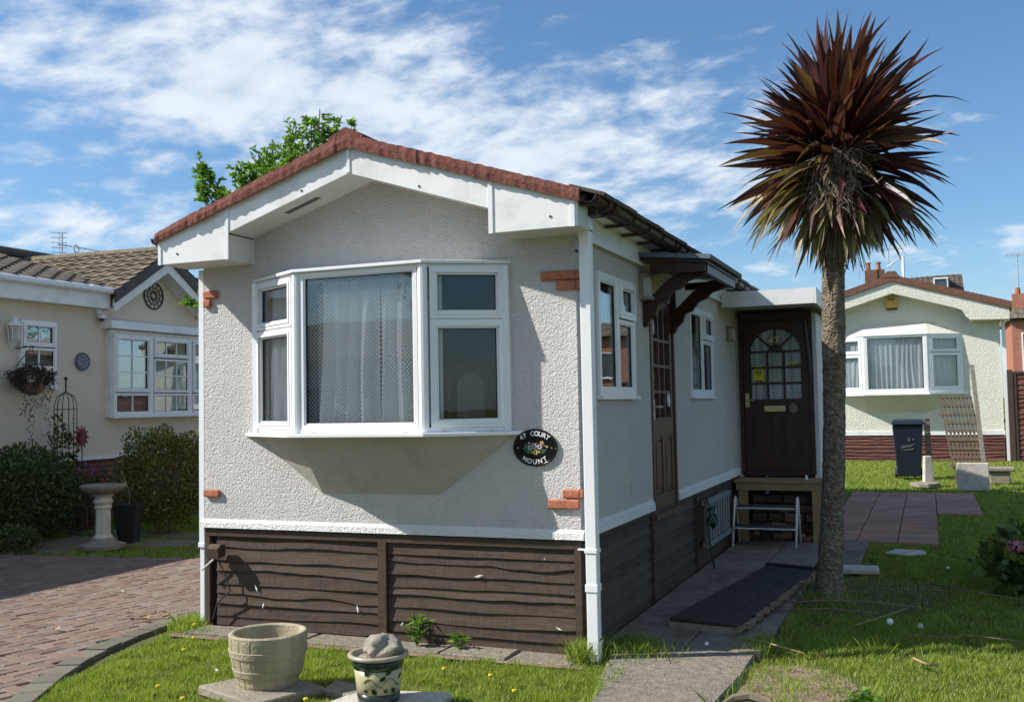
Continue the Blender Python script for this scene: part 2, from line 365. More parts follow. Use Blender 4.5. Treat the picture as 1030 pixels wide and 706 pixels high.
def pane_obj(parent, pl, u0, u1, z0, z1, n, mat='glass', name='pane'):
    mb = MB(); mb.pbox(pl, u0, u1, z0, z1, n-.0025, n+.0025); return mb.build(name, mat, parent)
def curtain(name, pl, u0, u1, z0, z1, n, amp=.02, wl=.09, seed=0, mat='curtain', gather=0, parent=None, cut=None):
    mb = MB(); nu = int((u1-u0)/.008)+2; nz = 14; vs = []
    for j in range(nz+1):
        tz = j/nz; z = z1 + (z0-z1)*tz
        for i in range(nu+1):
            u = u0+(u1-u0)*i/nu
            ph = u/wl*2*PI + 2.2*noise.noise(Vector((u*4, tz*.7, seed)))*2
            a = amp*(.35+.65*tz)*(1+.6*noise.noise(Vector((u*7, seed, 1))))
            uu = u + gather*math.sin(tz*PI)*(-(u-(u0+u1)/2))
            vs.append(pl.p(uu, z, n + a*math.sin(ph) + .4*a*math.sin(2.3*ph+1)))
    fs = [(j*(nu+1)+i, j*(nu+1)+i+1, (j+1)*(nu+1)+i+1, (j+1)*(nu+1)+i) for j in range(nz) for i in range(nu)]
    mb.add(vs, fs, .7); return mb.build(name, mat, parent, loc=None if parent else tuple(pl.p((u0+u1)/2, z0, n)), smooth=True)
def waney_boards(mb, pl, u0, u1, z0, z1, n, count, seed=0, proud=.016, du=.03, wav=.012):
    """overlapping rough-edged boards"""
    nu = max(4, int((u1-u0)/du)); hs = [1+.35*random.uniform(-1, 1) for _ in range(count)]; tot = sum(hs); z = z1
    for b in range(count):
        h = hs[b]/tot*(z1-z0); zb = z-h; t = random.random(); vs = []
        for i in range(nu+1):
            u = u0+(u1-u0)*i/nu
            w = wav*(1.1+.9*math.sin(b*2.7+seed))*(1.3*noise.noise(Vector((u*(1.6+1.3*abs(math.sin(b*1.9+seed))), b*7.1+seed, 0))) + .35*noise.noise(Vector((u*7, b*3.3+seed, 5))))
            bow = .006*noise.noise(Vector((u*1.7, b*2.1+seed, 9)))
            zz = max(zb + w, z0-.005)
            vs += [pl.p(u, z+.02, n+.002), pl.p(u, zz+.6*(z-zb), n+proud*.45+bow), pl.p(u, zz, n+proud+bow), pl.p(u, zz, n+proud-.012+bow), pl.p(u, zz+.01, n-.01)]
        for i in range(nu):
            a = i*5; c = a+5
            mb.add([], [])
            for k in range(4): mb.f.append(tuple(x+len(mb.v) for x in (a+k, c+k, c+k+1, a+k+1))); mb.t.append(t)
        mb.v += [tuple(x) for x in vs]
        # end caps
        bse = len(mb.v)-len(vs)
        mb.f.append(tuple(bse+k for k in range(5))); mb.t.append(t); mb.f.append(tuple(bse+nu*5+k for k in (4, 3, 2, 1, 0))); mb.t.append(t)
        z = zb
def tiled(mb, q, rows, cols, rise=.018, rib=.014, per=6):
    """q: eave-left, eave-right, ridge-right, ridge-left; stepped courses with ribs"""
    q = [Vector(p) for p in q]; nrm = (q[1]-q[0]).cross(q[3]-q[0]).normalized()
    if nrm.z < 0: nrm = -nrm
    for r in range(rows):
        nc = cols*per; vs = []; t0 = len(mb.f)
        for j, tt in ((0, r/rows), (1, (r+1.06)/rows)):
            for i in range(nc+1):
                s = i/nc; p = q[0].lerp(q[1], s).lerp(q[3].lerp(q[2], s), min(tt, 1))
                ribh = rib*max(0, math.sin((i % per)/per*2*PI))
                vs.append(p + nrm*(ribh + (rise if j == 0 else 0)))
        for i in range(nc+1):
            s = i/nc; p = q[0].lerp(q[1], s).lerp(q[3].lerp(q[2], s), r/rows); vs.append(p)
        fs = [(i, i+1, nc+2+i, nc+1+i) for i in range(nc)] + [(2*(nc+1)+i, 2*(nc+1)+i+1, i+1, i) for i in range(nc)]
        b = len(mb.v); mb.v += [tuple(v) for v in vs]
        cc = [random.random() for _ in range(cols)]
        for k, f in enumerate(fs): mb.f.append(tuple(x+b for x in f)); mb.t.append(cc[(k % nc)//per])
def letters(text, size, fn, mat, name, parent, extrude=.002):
    """text set letter by letter; fn(i, n)->Matrix placing letter i (local x right, y up)"""
    vs = []; fs = []; n = len(text)
    for i, ch in enumerate(text):
        if ch == ' ': continue
        cu = bpy.data.curves.new('glyph', 'FONT'); cu.body = ch; cu.size = size; cu.extrude = extrude; cu.align_x = 'CENTER'; cu.offset = size*.02
        ob = bpy.data.objects.new('glyph', cu); COL.objects.link(ob)
        dg = bpy.context.evaluated_depsgraph_get(); me = bpy.data.meshes.new_from_object(ob.evaluated_get(dg))
        mt = fn(i, n); b = len(vs); vs += [tuple(mt @ v.co) for v in me.vertices]; fs += [tuple(x+b for x in p.vertices) for p in me.polygons]
        bpy.data.objects.remove(ob); bpy.data.curves.remove(cu); bpy.data.meshes.remove(me)
    mb = MB(); mb.add(vs, fs); return mb.build(name, mat, parent)
def face_matrix(c, u, n, ang=0, k=1):
    """matrix whose x axis = u, y = up, z = outward n, spun by ang"""
    u = Vector(u).normalized(); n = Vector(n).normalized(); w = n.cross(u)
    m = Matrix((( u.x, w.x, n.x, c[0]), (u.y, w.y, n.y, c[1]), (u.z, w.z, n.z, c[2]), (0, 0, 0, 1)))
    return m @ Matrix.Rotation(ang, 4, 'Z') @ Matrix.Diagonal((k, 1, 1, 1))

# ================================================================== SETTING
W = 2.968; ZS = .73
mb = MB(); n = 60; X0, X1, Y0, Y1 = -400, 400, -300, 700
def sp(a, b, i, n): return a+(b-a)*i/n
mb.add([(X0, Y0, -.03), (X1, Y0, -.03), (X1, Y1, -.03), (X0, Y1, -.03)], [(0, 1, 2, 3)])
struct(mb.build('ground', 'ground_soil'))

def inpoly(P, poly):
    x, y = P[:, 0], P[:, 1]; r = np.zeros(len(P), bool); m = len(poly)
    for i in range(m):
        x1, y1 = poly[i]; x2, y2 = poly[(i+1) % m]
        c = ((y1 > y) != (y2 > y)) & (x < (x2-x1)*(y-y1)/((y2-y1) or 1e-9)+x1); r ^= c
    return r
KERB = [(-.6, -6.5), (-1.35, -4.6), (-1.95, -3.2), (-2.55, -2.0), (-2.86, -1.45), (-3.08, -.95), (-3.20, -.45), (-3.25, .0), (-3.26, .45), (-3.26, 2.95)]
DRIVE = KERB + [(-5.27, 2.78), (-7.8, 2.42), (-14, 1.9), (-14, -6.5)]
# drive: herringbone block pavers, every block modelled
def build_drive():
    A = R(-13); a, b = .2, .1; L = []; cs, sn = math.cos(A), math.sin(A)
    rngN = 110
    cand = []
    for i in range(-120, 120):
        for j in range(-120, 120):
            r = (i-j) % 4
            if r == 0: cand.append((i*.1, j*.1, .2, .1))
            elif r == 3: cand.append((i*.1, j*.1, .1, .2))
    cand = np.array(cand); cx = cand[:, 0]+cand[:, 2]/2; cy = cand[:, 1]+cand[:, 3]/2
    wx = cs*cx-sn*cy-6; wy = sn*cx+cs*cy-1
    ok = inpoly(np.stack([wx, wy], 1), [(x-.14, y) for x, y in KERB]+DRIVE[len(KERB):]) & (wy > -3.2) & (wx > -10.5)
    cand = cand[ok]; mbd = MB(); g = .0035
    for x, y, w, h in cand:
        z = random.uniform(-.003, .003); t = min(1, max(0, random.gauss(.5, .25)))
        tl = [random.uniform(-.0015, .0015) for _ in range(4)]
        def T(px, py, pz): return (cs*px-sn*py-6, sn*px+cs*py-1, pz)
        lo = [T(x+g, y+g, -.02), T(x+w-g, y+g, -.02), T(x+w-g, y+h-g, -.02), T(x+g, y+h-g, -.02)]
        c = .006; mid = [T(x+g, y+g, z-.005), T(x+w-g, y+g, z-.005), T(x+w-g, y+h-g, z-.005), T(x+g, y+h-g, z-.005)]
        hi = [T(x+g+c, y+g+c, z+tl[0]), T(x+w-g-c, y+g+c, z+tl[1]), T(x+w-g-c, y+h-g-c, z+tl[2]), T(x+g+c, y+h-g-c, z+tl[3])]
        mbd.add(lo+mid+hi, [(0, 1, 5, 4), (1, 2, 6, 5), (2, 3, 7, 6), (3, 0, 4, 7), (4, 5, 9, 8), (5, 6, 10, 9), (6, 7, 11, 10), (7, 4, 8, 11), (8, 9, 10, 11)], t)
    struct(mbd.build('driveway', 'paver'))
    # bedding sand below the joints
    s = MB(); s.add([(x, y, -.012) for x, y in DRIVE], [tuple(range(len(DRIVE)))]); struct(s.build('driveway_bed', 'bare_soil'))
build_drive()
# kerb course of larger flat blocks along the lawn
def build_kerb():
    pts = [Vector((x, y, 0)) for x, y in KERB]; d = [0]
    for a, b in zip(pts, pts[1:]): d.append(d[-1]+(b-a).length)
    def at(s):
        for i in range(len(pts)-1):
            if s <= d[i+1]: return pts[i].lerp(pts[i+1], (s-d[i])/(d[i+1]-d[i])), (pts[i+1]-pts[i]).normalized()
        return pts[-1], (pts[-1]-pts[-2]).normalized()
    k = MB(); s = 2.0
    while s < d[-1]-.1:
        (p0, t0), (p1, t1) = at(s+.005), at(s+.195); n0 = Vector((-t0.y, t0.x, 0)); n1 = Vector((-t1.y, t1.x, 0)); z = .004+random.uniform(-.003, .004)
        wv = .155
        q = [p0-n0*.0, p1-n1*.0, p1+n1*wv, p0+n0*wv]
        k.hexa([v+Vector((0, 0, -.04)) for v in q]+[v+Vector((0, 0, z+random.uniform(-.002, .002))) for v in q], random.random()); s += .2
    struct(k.build('kerb', 'kerb_paver', bevel=.004))
build_kerb()
def slabs(name, mat, items, th=.05, bev=.006):
    m = MB()
    for it in items:
        q, z = it[0], it[1]
        pts = [Vector((x, y, z-th)) for x, y in q]; m.hexa(pts+[p+Vector((0, 0, th+random.uniform(-.003, .003))) for p in pts], random.random())
    return struct(m.build(name, mat, bevel=bev))
# path to the door
it = []; ys = [-3.4, -2.55, -1.75, -.98, -.22, .34]
def pl_(y):  # left edge of the path
    return .36 if y < -.9 else .36-.24*min(1, max(0, (y+.9)/1.1))
def pr_(y): return .97 if y < -.5 else 1.02
for a, b in zip(ys, ys[1:]): it.append(([(pl_(a), a+.006), (pr_(a), a+.006), (pr_(b), b-.006), (pl_(b), b-.006)], .012))
slabs('path', 'concrete', it)
it = []; ys = [.34, 1.0, 1.65, 2.3, 2.9, 3.5, 4.1, 4.65, 5.2, 5.9, 6.5]
for a, b in zip(ys, ys[1:]):
    it.append(([(.03, a+.006), (.56, a+.006), (.56, b-.006), (.03, b-.006)], .012+random.uniform(-.003, .003)))
    xr = 1.05 if a < 3.4 else 1.02
    it.append(([(.572, a+.006), (xr, a+.006), (xr, b-.006), (.572, b-.006)], .012+random.uniform(-.004, .004)))
for a, b in zip([3.95, 4.7, 5.25], [4.69, 5.24, 5.8]): it.append(([(1.035, a), (1.42, a), (1.42, b), (1.035, b)], .012))
slabs('side_path', 'concrete_shaded', it)
# red slab patio towards the far home
it = []
for i, (xa, xb) in enumerate([(.86, 1.28), (1.29, 1.71), (1.72, 2.14)]):
    for ya, yb in zip([5.85, 6.7, 7.6, 8.5, 9.4, 10.3, 11.2], [6.69, 7.59, 8.49, 9.39, 10.29, 11.19, 12.1]):
        it.append(([(xa, ya), (xb, ya), (xb, yb-.008), (xa, yb-.008)], .012+random.uniform(-.004, .004)))
for ya, yb in ((8.9, 9.9), (9.91, 11.1), (11.11, 12.1)): it.append(([(2.15, ya), (2.72, ya), (2.72, yb), (2.15, yb)], .012))
slabs('patio', 'red_slab', it)
# strip of broken concrete and soil under the front skirting
m = MB(); m.add([(-3.05, -.34, -.008), (.08, -.30, -.008), (.10, .05, -.008), (-3.05, .05, -.008)], [(0, 1, 2, 3)]); struct(m.build('soil_strip', 'bare_soil'))
it = []; xs = [-2.95, -2.5, -1.95, -1.42, -.9, -.42, .02]
for a, b in zip(xs, xs[1:]):
    j = random.uniform(-.03, .03); it.append(([(a, -.25+j), (b-.02, -.25-j), (b-.02, .0), (a, .0)], random.uniform(.0, .012)))
slabs('concrete_footing', 'concrete', it, .03, .008)
# neighbour's garden path of pale slabs
slabs('garden_path', 'concrete', [([(-8.2, 2.55), (-7.25, 2.72), (-7.25, 3.3), (-8.2, 3.2)], .01), ([(-8.2, 3.22), (-7.2, 3.32), (-7.2, 3.9), (-8.2, 3.9)], .012), ([(-7.19, 3.35), (-6.2, 3.45), (-6.2, 4.0), (-7.19, 3.95)], .008), ([(-8.9, 4.2), (-5.2, 4.2), (-5.2, 4.55), (-8.9, 4.55)], .01)])
# bare patch beside the path
m = MB(); _P = [(1.30+(.34+.10*noise.noise(Vector((math.cos(a)*3, math.sin(a)*3, 4)))+.05*noise.noise(Vector((math.cos(a)*9, math.sin(a)*9, 4))))*math.cos(a), -.22+(.48+.12*noise.noise(Vector((math.cos(a)*3, math.sin(a)*3, 8))))*math.sin(a), -.024) for a in np.linspace(0, 2*PI, 61)[:-1]]; m.add(_P, [tuple(range(60))]); struct(m.build('bare_patch', 'bare_soil'))

# ---- grass
NOGRASS = [[(.385, -4), (.945, -4), (.94, .3), (.10, .3), (.385, -.9)], [(.0, .2), (1.07, .2), (1.07, 6.5), (.0, 6.5)], [(1.0, 3.9), (1.44, 3.9), (1.44, 5.82), (1.0, 5.82)],
           [(.84, 5.8), (2.15, 5.8), (2.15, 12.1), (.84, 12.1)], [(2.14, 8.88), (2.73, 8.88), (2.73, 12.1), (2.14, 12.1)], [(-3.0, .0), (.05, .0), (.05, 16), (-3.0, 16)], DRIVE]
def grass():
    C0 = np.array([2.08, -6.23]); allv = []; allt = []
    def patch(poly, dens, h, w, thin=None):
        xs = [p[0] for p in poly]; ys = [p[1] for p in poly]; A = (max(xs)-min(xs))*(max(ys)-min(ys)); n = int(A*dens)
        P = np.stack([rng.uniform(min(xs), max(xs), n), rng.uniform(min(ys), max(ys), n)], 1); k = inpoly(P, poly)
        for q in NOGRASS: k &= ~inpoly(P, q)
        P = P[k]
        # clumping and bare places
        cl = np.array([noise.noise(Vector((x*5, y*5, 1))) + .6*noise.noise(Vector((x*14, y*14, 2))) for x, y in P])
        keep = rng.random(len(P)) < np.clip(.78+.6*cl, .15, 1)
        bare = (((P[:, 0]-1.32)/.40)**2 + ((P[:, 1]+.22)/.55)**2 < 1+.5*cl) & (rng.random(len(P)) < .70); keep &= ~bare
        strip = (P[:, 1] > -.30+.05*cl) & (P[:, 1] < 0) & (P[:, 0] > -3.0) & (P[:, 0] < .0) & (rng.random(len(P)) < .97); keep &= ~strip
        worn = (((P[:, 0]-1.45)/.75)**2 + ((P[:, 1]-2.75)/.95)**2 < 1+.9*cl) & (rng.random(len(P)) < .9); keep &= ~worn
        P = P[keep]; cl = cl[keep]; n = len(P)
        hh = h*rng.uniform(.45, 1.25, n)*(1+.7*cl)
        az = rng.uniform(0, 2*PI, n); lean = rng.uniform(.1, .85, n); a2 = rng.uniform(0, 2*PI, n)
        ww = w*rng.uniform(.6, 1.3, n)
        base = np.stack([P[:, 0], P[:, 1], np.full(n, -.03)], 1)
        side = np.stack([np.cos(az), np.sin(az), np.zeros(n)], 1)*ww[:, None]*.5
        tipd = np.stack([np.cos(a2)*lean, np.sin(a2)*lean, np.ones(n)], 1)
        mid = base + tipd*np.array([.8, .8, 1])*hh[:, None]*.55
        tip = base + np.stack([np.cos(a2)*lean*.95, np.sin(a2)*lean*.95, np.full(n, 1.)], 1)*hh[:, None]
        q = np.stack([base-side, base+side, mid+side*.8, tip, mid-side*.8], 1)
        t = np.clip(.42+.22*rng.normal(size=n)+.28*cl, 0, .85); t = np.where(rng.random(n) < np.clip(.07+.22*np.clip(-cl, 0, 1), 0, .3), rng.uniform(.88, 1, n), t)
        allv.append(q); allt.append(t)
    patch([(-2.75, -2.2), (.4, -2.2), (.4, .0), (-3.1, .0)], 19000, .036, .0046)
    patch([(-3.3, -2.9), (.36, -2.9), (.36, -2.2), (-2.9, -2.2)], 7000, .036, .005)
    patch([(.95, -2.4), (3.4, -2.4), (3.4, 1.6), (.95, 1.6)], 16000, .036, .0046)
    patch([(-3.26, -.12), (-2.96, -.12), (-2.96, .8), (-3.26, .8)], 16000, .06, .005)
    patch([(1.0, 1.6), (4.2, 1.6), (4.2, 5.0), (1.0, 5.0)], 8000, .038, .006)
    patch([(1.0, 5.0), (5.5, 5.0), (5.5, 12), (1.0, 12)], 2600, .042, .009)
    patch([(-.5, 12), (7, 12), (7, 21.4), (-.5, 21.4)], 1500, .045, .013)
    patch([(-9.4, 2.2), (-3.0, 2.2), (-3.0, 6.5), (-9.4, 6.5)], 2200, .05, .008)
    v = np.concatenate(allv); t = np.concatenate(allt)
    o = raw_mesh('grass', v, len(v), 5, t, 'grass'); o['kind'] = 'stuff'
grass()
# long unmown tufts against the walls and edges
def tuft(cx, cy, n, h, spread, tint=.5):
    P = np.stack([rng.normal(cx, spread[0], n), rng.normal(cy, spread[1], n), np.full(n, -.02)], 1)
    return P, h*rng.uniform(.5, 1.2, n)
def long_grass():
    V = []; T = []
    for cx, cy, n, h, sp_ in [(.02, -.10, 420, .15, (.05, .05)), (.28, .14, 600, .11, (.14, .10)), (.22, .38, 400, .10, (.10, .08)), (-3.08, -.02, 420, .11, (.07, .07)), (1.02, .55, 300, .09, (.05, .12)),
                            (1.3, 2.2, 200, .12, (.16, .10)), (1.05, -.6, 90, .10, (.05, .4)), (.33, -.75, 150, .10, (.03, .4)), (1.5, .72, 150, .10, (.4, .05)), (-2.93, -.22, 140, .09, (.1, .05)), (-1.2, -.36, 200, .07, (.8, .03))]:
        P, H = tuft(cx, cy, n, h, sp_); n = len(P); a = rng.uniform(0, 2*PI, n); l = rng.uniform(.1, .9, n); b = rng.uniform(0, 2*PI, n)
        side = np.stack([np.cos(b), np.sin(b), np.zeros(n)], 1)*.0017
        d = np.stack([np.cos(a)*l, np.sin(a)*l, np.ones(n)], 1)
        mid = P+d*np.array([.5, .5, .6])*H[:, None]; tip = P+d*np.array([1.1, 1.1, 1])*H[:, None]
        V.append(np.stack([P-side, P+side, mid+side, tip, mid-side], 1)); T.append(np.clip(rng.normal(.5, .2, n), 0, .97))
    v = np.concatenate(V); o = raw_mesh('long_grass', v, len(v), 5, np.concatenate(T), 'grass'); o['kind'] = 'stuff'
long_grass()

# ================================================================== MAIN PARK HOME
home = thing('park_home', 'grey roughcast park home with bay window, red felt roof edge and dark brown timber skirting', 'mobile home', (-W/2, 5.5, 0))
H_L = 11.0; AX = -W/2; OV = .345; EA = .134; PITCH = (3.369-2.844)/(W/2+EA)
def ftop(x): return 3.369-PITCH*abs(x-AX)
TH = .08
BX = [(-2.49, 0), (-1.945, -.30), (-.965, -.30), (-.485, 0)]     # bay plan
BZ0, BZ1 = 1.43, 2.53
# walls
m = MB()
def fr(x0, x1, z0, z1): m.box(x0, x1, 0, TH, z0, z1)
fr(-W, BX[0][0], ZS, 2.60); fr(BX[3][0], 0, ZS, 2.60); fr(BX[0][0], BX[3][0], ZS, 1.41); fr(BX[0][0], BX[3][0], 2.55, 2.60)
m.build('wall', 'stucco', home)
m = MB(); m.prism([(-W, -.006, 2.585), (0, -.006, 2.585), (0, -.006, ftop(0)-.10), (AX, -.006, ftop(AX)-.10), (-W, -.006, ftop(-W)-.10)], (0, TH, 0)); m.build('gable_wall', 'stucco', home)
W1 = (.43, 1.365, 1.647, 2.512); W2 = (3.354, 4.457, 1.647, 2.512); D1 = (1.86, 2.70, .66, 2.50)
m = MB()
def sd(y0, y1, z0, z1): m.box(-TH, 0, y0, y1, z0, z1)
sd(TH+.001, W1[0], ZS, 2.9); sd(W1[0], W1[1], ZS, W1[2]); sd(W1[0], W1[1], W1[3], 2.9); sd(W1[1], D1[0]-.0, ZS, 2.9); sd(D1[0], D1[1], D1[3], 2.9)
sd(D1[1], W2[0], ZS, 2.9); sd(W2[0], W2[1], ZS, W2[2]); sd(W2[0], W2[1], W2[3], 2.9); sd(W2[1], H_L, ZS, 2.9)
m.build('side_wall', 'stucco_shaded', home)
m = MB(); m.box(-W, -W+TH, TH+.001, H_L, ZS, 2.9); m.box(-W, 0, H_L, H_L+TH, ZS, 3.3); m.build('rear_wall', 'stucco_shaded', home)
# rendered ledge at the foot of the walls
m = MB(); m.prism([(-W-.02, -.0, ZS+.062), (-W-.02, -.028, ZS+.04), (-W-.02, -.034, ZS), (-W-.02, 0, ZS-.004)], (W+.045, 0, 0))
m.build('wall_ledge', 'stucco_trim', home)
m = MB()
for a, b in ((.03, D1[0]-.02), (D1[1]+.02, 5.93)): m.prism([(0, a, ZS+.085), (.018, a, ZS+.06), (.024, a, ZS), (0, a, ZS-.004)], (0, b-a, 0))
m.build('wall_ledge', 'stucco_trim', home)
# inside: floor, ceiling, partitions, and dark sheets added to line walls as room gloom
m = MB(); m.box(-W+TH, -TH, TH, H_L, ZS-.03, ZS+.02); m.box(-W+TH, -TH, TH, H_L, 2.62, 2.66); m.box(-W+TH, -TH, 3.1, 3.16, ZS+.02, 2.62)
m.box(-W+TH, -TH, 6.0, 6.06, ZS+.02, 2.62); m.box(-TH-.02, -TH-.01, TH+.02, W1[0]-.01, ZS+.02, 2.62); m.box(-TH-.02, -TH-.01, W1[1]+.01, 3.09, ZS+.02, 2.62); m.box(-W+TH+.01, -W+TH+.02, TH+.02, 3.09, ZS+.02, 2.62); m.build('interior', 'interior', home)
# skirting: two front panels with frame, side panels
m = MB(); waney_boards(m, FRONT, -2.86, -1.485, .02, .665, -.012, 8, 3); m.build('skirting_panel', 'skirt_board', home)
m = MB(); waney_boards(m, FRONT, -1.41, -.045, -.03, .665, -.012, 9, 17); m.build('skirting_panel', 'skirt_board', home)
m = MB(); m.pbox(FRONT, -W+.02, 0, .668, .722, -.02, .014); m.pbox(FRONT, -1.48, -1.415, -.04, .667, -.02, .022); m.pbox(FRONT, -.042, 0, -.04, .667, -.02, .022); m.pbox(FRONT, -W+.02, -W+.05, .0, .667, -.03, .01)
m.box(-.02, .012, .018, .05, -.04, .70); m.build('skirting_frame', 'skirt_board', home)
m = MB(); m.pbox(FRONT, -W, 0, -.04, .70, -.06, -.05, .0); m.build('skirting_backing', 'gasket', home)
SK = PL((-.02, 0), (0, 1), (1, 0))
for k, (a, b, c, s_) in enumerate([(.06, 1.80, 8, 31), (1.86, 3.46, 8, 47), (3.52, 5.9, 8, 59)]):
    m = MB(); waney_boards(m, SK, a, b, -.03, .69, -.008, c, s_, .018); m.build('skirting_panel', 'skirt_board', home)
m = MB(); m.pbox(SK, 1.80, 1.86, -.03, .71, -.02, .03); m.pbox(SK, 3.46, 3.52, -.03, .71, -.02, .03); m.pbox(SK, .05, 5.9, .69, .72, -.02, .02); m.build('skirting_frame', 'skirt_board', home)
m = MB(); m.box(-W+.02, -.04, .06, H_L, -.03, .68); m.build('chassis', 'interior_dark', home)
# verge fascia
zo = ftop(-W-EA)
def verge(name, pts, y0, y1, mat, bev=0):
    q = MB(); q.prism([(x, y0, z) for x, z in pts], (0, y1-y0, 0)); return q.build(name, mat, home, bevel=bev)
XI0, XI1 = -2.50, -.44; BD = .185
verge('fascia', [(-W-EA, 2.672), (XI0, 2.672), (XI0, ftop(XI0)-BD), (AX, ftop(AX)-BD), (AX, ftop(AX)), (-W-EA, ftop(-W-EA))], -OV, -OV+.022, 'fascia')
verge('fascia', [(AX, ftop(AX)-BD), (XI1, ftop(XI1)-BD), (XI1, 2.69), (EA, 2.69), (EA, ftop(EA)), (AX, ftop(AX))], -OV, -OV+.022, 'fascia')
# joint covers: narrow vertical strips on the fascia
m = MB()
for x, w in ((AX, .026), (XI0+.012, .030), (XI1-.002, .030), (EA-.028, .028), (-W-EA+.014, .026)):
    m = MB()
    zb = ftop(x)-BD+.003 if abs(x-AX) < .1 else 2.668 if x < AX else 2.686
    m.box(x-w/2, x+w/2, -OV-.007, -OV-.0005, zb, ftop(x)-.004); m.build('fascia_joint', 'upvc', home)
m = MB()
for x, z in ((-2.93, 2.74), (-.04, 2.76), (-1.86, 3.10), (-.95, 3.04)): m = MB(); m.disc((x, -OV-.0005, z), .008, (0, -1, 0), .004, 8); m.build('fixing', 'gasket', home)
# boxed eave ends + soffits
m = MB()
m.box(-W-EA, XI0, -OV+.023, -.002, 2.675, 2.685); m.box(XI1, EA, -OV+.023, -.002, 2.693, 2.703)
m.box(XI0-.012, XI0, -OV+.023, -.002, 2.686, ftop(XI0)-BD); m.box(XI1, XI1+.012, -OV+.023, -.002, 2.704, ftop(XI1)-BD)
m.box(EA-.012, EA-.001, -OV+.023, -.002, 2.704, ftop(EA)-.002)
for xa, xb in ((XI0, AX), (AX, XI1)):
    za, zb = ftop(xa)-BD+.01, ftop(xb)-BD+.01
    m.prism([(xa, -OV+.023, za), (xb, -OV+.023, zb), (xb, -OV+.023, zb+.01), (xa, -OV+.023, za+.01)], (0, OV-.03, 0))
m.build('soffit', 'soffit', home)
m = MB(); xa, xb = -2.1, -1.83; m.prism([(xa, -.20, ftop(xa)-BD+.006), (xb, -.20, ftop(xb)-BD+.006), (xb, -.20, ftop(xb)-BD+.009), (xa, -.20, ftop(xa)-BD+.009)], (0, .05, 0)); m.build('soffit_vent', 'interior', home)
# roof: slab with irregular red felt verge
def roof():
    m = MB(); xl, xr = -W-EA-.010, EA+.022
    for y0, y1, th in ((-OV-.02, H_L+.3, .07),):
        m.prism([(xl, y0+.03, ftop(xl)+.004), (AX, y0+.03, ftop(AX)+.004), (xr, y0+.03, ftop(xr)+.004), (xr, y0+.03, ftop(xr)+th), (AX, y0+.03, ftop(AX)+th), (xl, y0+.03, ftop(xl)+th)], (0, y1-y0, 0))
    m.build('roof', 'far_roof', home)
    v = MB(); n = 260; vs = []
    for i in range(n+1):
        x = xl+(xr-xl)*i/n; k = noise.noise(Vector((x*5, 0, 3))); k2 = noise.noise(Vector((x*23, 0, 8)))
        lap = .012*math.sin(7.3*math.floor((x+9)/.62)); zb = ftop(x)-.012+.010*k+.006*k2+.6*lap; zt = ftop(x)+.082+.007*k2+.010*noise.noise(Vector((x*3, 4, 3)))
        yf = -OV-.034+.006*k2+.6*lap
        tap = .75 if False else 1
        zt = zb+(zt-zb)*(.78+.22*min(1, (x-xl)/1.6))
        vs += [(x, yf, zb), (x, yf-.004+.004*k, zb*.5+zt*.5), (x, yf+.006, zt), (x, yf+.14, zt+.004), (x, yf+.012, zb)]
    fs = []
    for i in range(n):
        for a in range(4): fs.append((i*5+a, i*5+5+a, i*5+6+a, i*5+a+1))
        fs.append((i*5+4, i*5+9, i*5+5, i*5))
    fs += [(0, 1, 2, 3, 4), tuple(n*5+k for k in (4, 3, 2, 1, 0))]
    v.add(vs, fs); v.build('verge_felt', 'felt_red', home)
    r = MB(); # lumpy ridge capping end + moss
    r.prism([(AX-.13, -OV-.034, ftop(AX)+.065), (AX, -OV-.034, ftop(AX)+.122), (AX+.13, -OV-.034, ftop(AX)+.062), (AX+.13, -OV-.034, ftop(AX)+.03), (AX, -OV-.034, ftop(AX)-.0), (AX-.13, -OV-.034, ftop(AX)+.03)], (0, H_L, 0)); r.build('ridge_cap', 'felt_red', home)
    t = MB()   # flat tile ends showing above the east gutter
    for i in range(44):
        y = -.28+i*.26; t.obox((EA+.045, y+.12, ftop(EA)+.075+.004*(i % 3)), (.24, .25, .022), (0, math.atan(PITCH), random.uniform(-.02, .02)), random.random())
    t.build('eave_tile', 'tile_dark', home)
roof()
